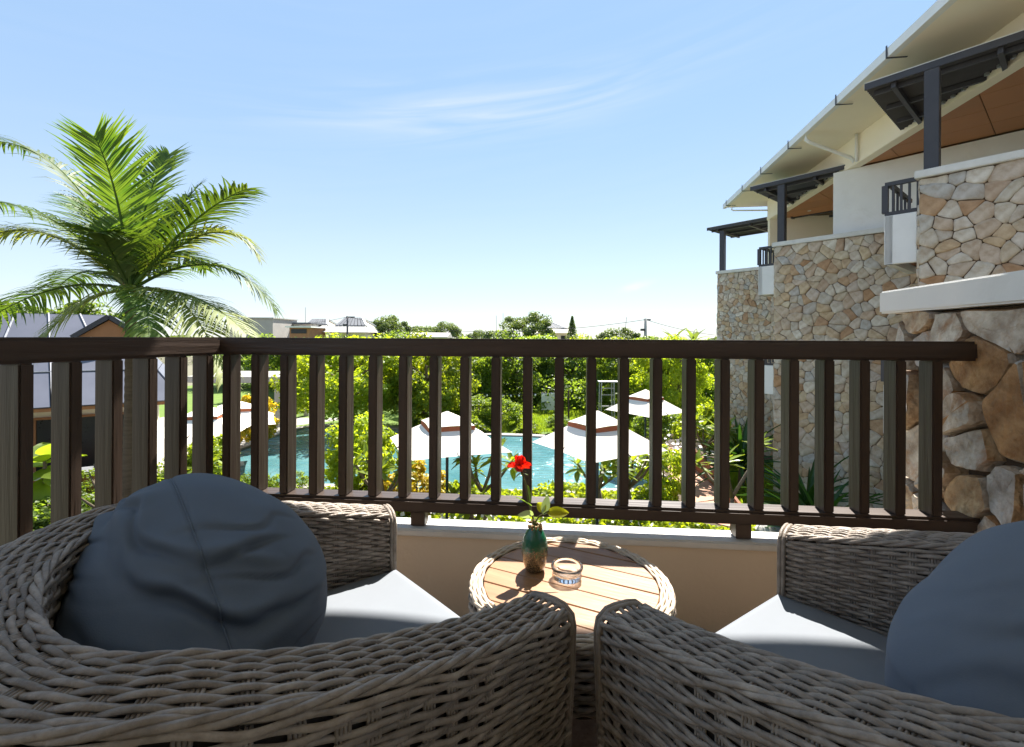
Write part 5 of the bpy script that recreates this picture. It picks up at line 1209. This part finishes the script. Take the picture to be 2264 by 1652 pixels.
for k in range(5):
    c_ = lp(-9.0 + k * 1.8, 1.38); q = MB(); q.box((c_.x, c_.y, GZ + 1.15), (1.55, 0.06, 2.0)); w_ = q.build('window', 'dark_opening', pv)
    q = MB(); q.box((c_.x, c_.y - 0.05, GZ + 1.15), (0.05, 0.05, 2.0)); q.box((c_.x, c_.y - 0.05, GZ + 2.19), (1.66, 0.06, 0.07)); q.build('frame', 'timber_orange', w_)
for k in range(4):
    c_ = lp(-10.2 + k * 3.3, 0.25); q = MB(); q.box((c_.x, c_.y, (GZ + ez - 0.13) / 2), (0.16, 0.16, ez - GZ - 0.14)); q.build('post', 'timber_orange', pv)
q = MB(); q.box((-11.7, 12.6, GZ + 0.50), (3.0, 0.5, 1.0), R(35)); bar = q.build('bar_counter', 'timber_orange', None); tag(bar, 'wooden bar counter with grey top in front of the pavilion', 'counter')
q = MB(); q.box((-11.7, 12.6, GZ + 1.04), (3.2, 0.66, 0.07), R(35)); o = q.build('counter_top', 'galvanised', bar)

# concrete pool pavilion with columns
cpv = thing('pool_shelter', 'flat roofed concrete shelter on columns at the far pool terrace', 'shelter', (X_(590, 25), 26, GZ))
bx0 = X_(600, 25)
q = MB(); q.box((bx0 - 1.4, 26, GZ + 2.45), (5.0, 4.0, 0.32)); q.build('roof', 'concrete', cpv, bevel=0.02)
for k, (ax2, ay2) in enumerate(((0.75, -1.7), (-3.4, -1.7), (0.75, 1.7), (-3.4, 1.7))):
    q = MB(); q.box((bx0 + ax2, 26 + ay2, GZ + 1.145), (0.3, 0.3, 2.29)); q.build('column', 'concrete', cpv)

# metal ladder stand, board, string lights on the lawn
la = thing('ladder_stand', 'tall grey metal ladder stand on the lawn beside the farthest parasol', 'stand', (X_(1342, 25), 25, GZ))
q = MB(); lx = X_(1342, 25)
for sx_ in (-0.36, 0.36):
    for sy_ in (-0.3, 0.3): q.tube([(lx + sx_, 25 + sy_, GZ), (lx + sx_ * 0.9, 25 + sy_, GZ + 2.35)], 0.03, 6)
q.build('frame', 'galvanised', la)
for z in (0.5, 1.1, 1.7, 2.05): q = MB(); q.bar((lx - 0.36, 24.7, GZ + z), (lx + 0.36, 24.7, GZ + z), 0.05, 0.05); q.build('rung', 'galvanised', la)
q = MB(); q.bar((lx - 0.45, 25, GZ + 2.37), (lx + 0.75, 25, GZ + 2.37), 0.6, 0.05); q.build('platform', 'galvanised', la)
bd = thing('board', 'white board leaning on an easel at the edge of the lawn', 'board', (X_(1213, 29), 29, GZ))
q = MB(); bx2 = X_(1213, 29); q.box((bx2, 29, GZ + 0.75), (0.85, 0.05, 1.05)); q.build('panel', 'white_paint', bd)
for sx_ in (-0.35, 0.35): q = MB(); q.bar((bx2 + sx_, 29.1, GZ), (bx2 + sx_, 29.04, GZ + 1.3), 0.05, 0.05); q.build('leg', 'dark_wood', bd)
sl = thing('string_lights', 'string of bulbs hung between two posts along the lawn', 'lights', (X_(1120, 27), 27, GZ))
a = Vector(px(975, 862, 27)); b2 = Vector(px(1258, 864, 25.5)); pts = [a.lerp(b2, k / 16) + Vector((0, 0, -0.25 * math.sin(math.pi * k / 16))) for k in range(17)]
q = MB(); q.tube(pts, 0.018, 5); q.build('cable', 'black_rubber', sl)
for e in (a, b2): q = MB(); q.tube([(e.x, e.y, GZ), (e.x, e.y, e.z + 0.05)], 0.05, 8); q.build('post', 'dark_wood', sl)
for k in range(1, 16): q = MB(); q.lathe([(0, -0.14), (0.05, -0.10), (0.045, -0.05), (0.02, 0), (0, 0)], 8, tuple(pts[k])); q.build('bulb', 'lens_white', sl)

# rusty planter beside the path, boulders and white flowers
pl = thing('planter', 'rusty steel planter wall curving along the terracotta path', 'planter', (X_(1568, 14.5), 14.5, GZ))
cur = [Vector((X_(x_, d_), d_, 0)) for x_, d_ in ((1530, 17.2), (1555, 16.0), (1585, 14.7), (1612, 13.4), (1640, 12.4))]
q = MB()
for k in range(len(cur) - 1):
    a, b2 = cur[k], cur[k + 1]; nrm = Vector((-(b2 - a).y, (b2 - a).x, 0)).normalized() * 0.08; h0, h1 = 0.75 - 0.12 * k, 0.75 - 0.12 * (k + 1)
    q.add([v3(a, GZ), v3(b2, GZ), v3(b2, GZ + h1), v3(a, GZ + h0), v3(a + nrm, GZ), v3(b2 + nrm, GZ), v3(b2 + nrm, GZ + h1), v3(a + nrm, GZ + h0)], [(0, 1, 2, 3), (7, 6, 5, 4), (3, 2, 6, 7), (0, 4, 5, 1), (0, 3, 7, 4), (1, 5, 6, 2)])
q.build('steel_wall', 'rust_steel', pl)
for k, (xx, d, s_, lab) in enumerate([(1512, 17.6, 0.34, 'pale round boulder at the far bend of the path'), (1532, 18.0, 0.42, 'largest pale boulder behind the far bend of the path'), (1560, 17.4, 0.3, 'small pale boulder beside the rusty planter'), (1700, 11.0, 0.34, 'grey boulder at the foot of the middle stone wall')]):
    bm = bmesh.new(); bmesh.ops.create_icosphere(bm, subdivisions=3, radius=s_)
    for v in bm.verts: v.co = v.co * (1 + 0.35 * noise.noise(v.co * 3.5 + Vector((k * 5, 0, 0)))); v.co.z *= 0.75
    me = bpy.data.meshes.new('boulder'); bm.to_mesh(me); bm.free(); me.materials.append(MATS['boulder'])
    tag(link('boulder', me, None, (X_(xx, d), d, GZ + s_ * 0.4), (0, 0, k)), lab, 'boulder', 'boulders in the garden')
rng = np.random.default_rng(44)
nn = 260; P = np.c_[X_(1550, 17.8) + 0.7 * rng.normal(size=nn), 18.0 + 0.5 * rng.normal(size=nn), GZ + 0.5 + 0.35 * rng.random(nn)]
fo = link('flower_bed', leaves_mesh('flower_bed', P, np.tile([0, -0.3, 1.0], (nn, 1)), 0.16, rng, 'white_petal', 0.5, 0.6)); fo['kind'] = 'stuff'
nn = 300; P = np.c_[X_(1020, 11.2) + 2.0 * rng.normal(size=nn), 10.9 + 0.35 * rng.normal(size=nn), GZ + 0.25 + 0.3 * rng.random(nn)]
fo = link('flower_bed', leaves_mesh('flower_bed', P, np.tile([0, -0.3, 1.0], (nn, 1)), 0.10, rng, 'white_petal', 0.5, 0.6)); fo['kind'] = 'stuff'

# ------------------------------------------------------------------ far buildings, poles and wires
def far_box(name, label, cat, x0, x1, ytop, d, depth, mname, zb=GZ):
    a, b2 = px(x0, ytop, d), px(x1, ytop, d)
    t = thing(name, label, cat, ((a[0] + b2[0]) / 2, d, zb)); q = MB(); q.box(((a[0] + b2[0]) / 2, d + depth / 2, (a[2] + zb) / 2), (b2[0] - a[0], depth, a[2] - zb)); q.build('wall', mname, t); return t, a, b2
D = 62
t, a, b2 = far_box('concrete_house', 'grey beige concrete house with one dark window on the left skyline', 'house', 537, 603, 707, D, 7, 'concrete')
q = MB(); q.box((a[0] - 0.9, D + 2.5, (GZ + 0.8) / 2 + 1.2), (2.2, 4, 5.4)); q.build('annex', 'cream_plaster', t)
w0, w1 = px(541, 716, D), px(549, 728, D); q = MB(); q.box(((w0[0] + w1[0]) / 2, D - 0.01, (w0[2] + w1[2]) / 2), (w1[0] - w0[0], 0.06, w0[2] - w1[2])); w_ = q.build('window', 'dark_opening', t)
q = MB(); q.box(((w0[0] + w1[0]) / 2, D - 0.06, w1[2] - 0.05), (0.7, 0.12, 0.1)); q.build('sill', 'concrete', w_)
q = MB(); q.box(((a[0] + b2[0]) / 2, D + 3.5, a[2] + 0.05), (b2[0] - a[0] + 0.3, 7.3, 0.14)); q.build('roof', 'concrete', t)
t, a, b2 = far_box('white_house', 'long white house with flat roof and dark windows beside the concrete house', 'house', 606, 684, 719, D + 6, 8, 'white_plaster')
q = MB(); q.box(((a[0] + b2[0]) / 2, D + 10, a[2] + 0.1), (b2[0] - a[0] + 0.8, 9, 0.22)); q.build('roof', 'grey_tile', t)
for k in range(5):
    c = px(614 + k * 15, 731, D + 6); q = MB(); q.box((c[0], D + 5.98, c[2]), (0.55, 0.06, 0.7)); w_ = q.build('window', 'dark_opening', t)
    q = MB(); q.box((c[0], D + 5.93, c[2] - 0.4), (0.7, 0.1, 0.08)); q.build('sill', 'white_plaster', w_)
t, a, b2 = far_box('brick_house', 'low orange brick house with a dark strip window below the white house', 'house', 640, 684, 727, D - 4, 5, 'brick_orange')
c = px(661, 735, D - 4); q = MB(); q.box((c[0], D - 4.02, c[2]), (1.9, 0.06, 0.55)); q.build('window', 'dark_opening', t)
q = MB(); q.box(((a[0] + b2[0]) / 2, D - 1.5, a[2] + 0.08), (b2[0] - a[0] + 0.7, 5.8, 0.16)); q.build('roof', 'white_plaster', t)
def hipgable(label, x0, x1, xr0, xr1, ytop, ymid, yeave, d, skirt):
    """two-stage roof: steep tiled gable over a pale lower skirt roof"""
    t = thing('tiled_house', label, 'house', (X_((x0 + x1) / 2, d), d, GZ), 0, 'tiled houses on the skyline')
    r0, r1 = Vector(px(xr0, ytop, d)), Vector(px(xr1, ytop, d)); dp = 4.2; z1, z2 = px(0, ymid, d)[2], px(0, yeave, d)[2]
    m0, m1 = Vector((X_(x0 + (x1 - x0) * 0.2, d), d, z1)), Vector((X_(x1 - (x1 - x0) * 0.13, d), d, z1)); e0, e1 = Vector((X_(x0, d), d, z2)), Vector((X_(x1, d), d, z2))
    for sg in (-1, 1):
        for k in range(8):                             # tile strips down the slope
            u0, u1 = k / 8, (k + 1) / 8 - 0.02; o = Vector((0, sg * dp * 0.55, 0))
            q = MB(); q.extrude([r0.lerp(r1, u0), r0.lerp(r1, u1), (m0 + o).lerp(m1 + o, u1), (m0 + o).lerp(m1 + o, u0)], (0, 0, 0.12)); q.build('roof_strip', 'grey_tile', t)
    o = Vector((0, dp * 0.5, 0)); q = MB(); q.extrude([m1 + o, m1 - o, r1 + Vector((-0.05, 0, -0.1))], (-0.1, 0, 0)); q.build('gable', 'cream_plaster', t)
    q = MB(); q.bar(m1 - o + Vector((0.08, 0, 0.06)), r1 + Vector((0.08, 0, 0.06)), 0.3, 0.22); q.bar(m1 + o + Vector((0.08, 0, 0.06)), r1 + Vector((0.08, 0, 0.06)), 0.3, 0.22); q.build('barge_board', 'white_plaster', t)
    sk = MB(); oo = Vector((0, dp, 0)); o = Vector((0, dp * 0.55, 0))
    V = [e0 - oo, e1 - oo, e1 + oo, e0 + oo, m0 - o, m1 - o, m1 + o, m0 + o]; sk.add(V, [(0, 1, 5, 4), (1, 2, 6, 5), (2, 3, 7, 6), (3, 0, 4, 7), (3, 2, 1, 0)]); sk.build('lower_roof', skirt, t)
    q = MB(); q.box(((e0.x + e1.x) / 2, d, (GZ + z2) / 2 - 0.03), ((e1.x - e0.x) * 0.78, dp * 1.4, z2 - GZ - 0.08)); q.build('wall', 'cream_plaster', t)
    for k in range(3):
        q = MB(); q.box((e0.x + (e1.x - e0.x) * (0.25 + 0.25 * k), d - dp * 0.7 - 0.02, z2 - 1.1), (0.8, 0.06, 1.3)); q.build('window', 'dark_opening', t)
    return t
hipgable('temple like house with grey tiled gable roof behind the left power pole', 735, 832, 762, 800, 706, 724, 737, 66, 'concrete')
hipgable('smaller grey tiled roof house left of the temple like house', 676, 744, 690, 722, 709, 722, 732, 74, 'concrete')
hipgable('house with small grey gable peak behind the feathery skyline tree', 1180, 1262, 1205, 1222, 715, 727, 736, 78, 'cream_plaster')
t, a, b2 = far_box('shed', 'long low shed with pale roof just above the railing', 'shed', 905, 985, 746, 58, 4, 'cream_plaster')
q = MB(); q.add([(a[0] - 0.3, 57.6, a[2]), (b2[0] + 0.3, 57.6, a[2]), (b2[0] + 0.3, 60.4, a[2] + 0.55), (a[0] - 0.3, 60.4, a[2] + 0.55), (a[0] - 0.3, 57.6, a[2] - 0.1), (b2[0] + 0.3, 57.6, a[2] - 0.1), (b2[0] + 0.3, 62.5, a[2] - 0.1), (a[0] - 0.3, 62.5, a[2] - 0.1)], [(0, 1, 2, 3), (0, 4, 5, 1), (4, 7, 6, 5), (1, 5, 6, 2), (2, 6, 7, 3), (3, 7, 4, 0)]); q.build('roof', 'concrete', t)
def pole(label, x, ytop, d, r_, arm):
    b_ = px(x, ytop, d); t = thing('power_pole', label, 'pole', (b_[0], d, GZ), 0, 'power poles'); q = MB(); q.tube([(b_[0], d, GZ), (b_[0], d, b_[2])], [r_ * 1.3, r_], 8); q.build('post', 'concrete' if not arm else 'charcoal_metal', t, smooth=True)
    q = MB(); q.bar((b_[0] - 0.15, d, b_[2] - 0.12), (b_[0] + (0.9 if arm else 0.5), d, b_[2] - 0.12), 0.12, 0.14); q.build('crossarm', 'charcoal_metal', t); q = MB(); q.box((b_[0] - 0.3, d - 0.1, b_[2] - 1.1), (0.4, 0.25, 0.22)); q.build('fitting', 'charcoal_metal', t); return Vector((b_[0], d, b_[2] - 0.1))
p1 = pole('thin power pole in front of the temple roof', 768, 701, 58, 0.11, True)
p2 = pole('thick power pole on the right skyline', 1427, 703, 46, 0.15, False)
def wire(label, a, b2, sag):
    n_ = 24; q = MB(); q.tube([tuple(Vector(a).lerp(Vector(b2), k / n_) + Vector((0, 0, -sag * 4 * (k / n_) * (1 - k / n_)))) for k in range(n_ + 1)], 0.022, 4); tag(q.build('power_line', 'black_rubber'), label, 'cable', 'overhead power lines')
wire('overhead wire between the two power poles', p1, p2, 1.5)
wire('overhead wire from the right pole towards the stone wing', p2, Vector(px(1720, 735, 60)), 0.9)
wire('overhead wire running left from the temple roof pole', p1, Vector(px(560, 722, 75)), 0.5)
for k, (xx, yt, d, lab) in enumerate([(675, 682, 70, 'thin mast above the tiled roofs at left'), (1097, 698, 60, 'thin bare pole left of the feathery tree, left one of two'), (1112, 693, 60, 'thin bare pole closest to the feathery tree'), (1385, 700, 60, 'thin leaning bare pole right of the conifer')]):
    b_ = px(xx, yt, d); q = MB(); q.tube([(b_[0] - (0.6 if k == 3 else 0), d, GZ), (b_[0], d, b_[2])], [0.06, 0.025], 6); tag(q.build('mast', 'bark'), lab, 'pole', 'thin masts on the skyline')
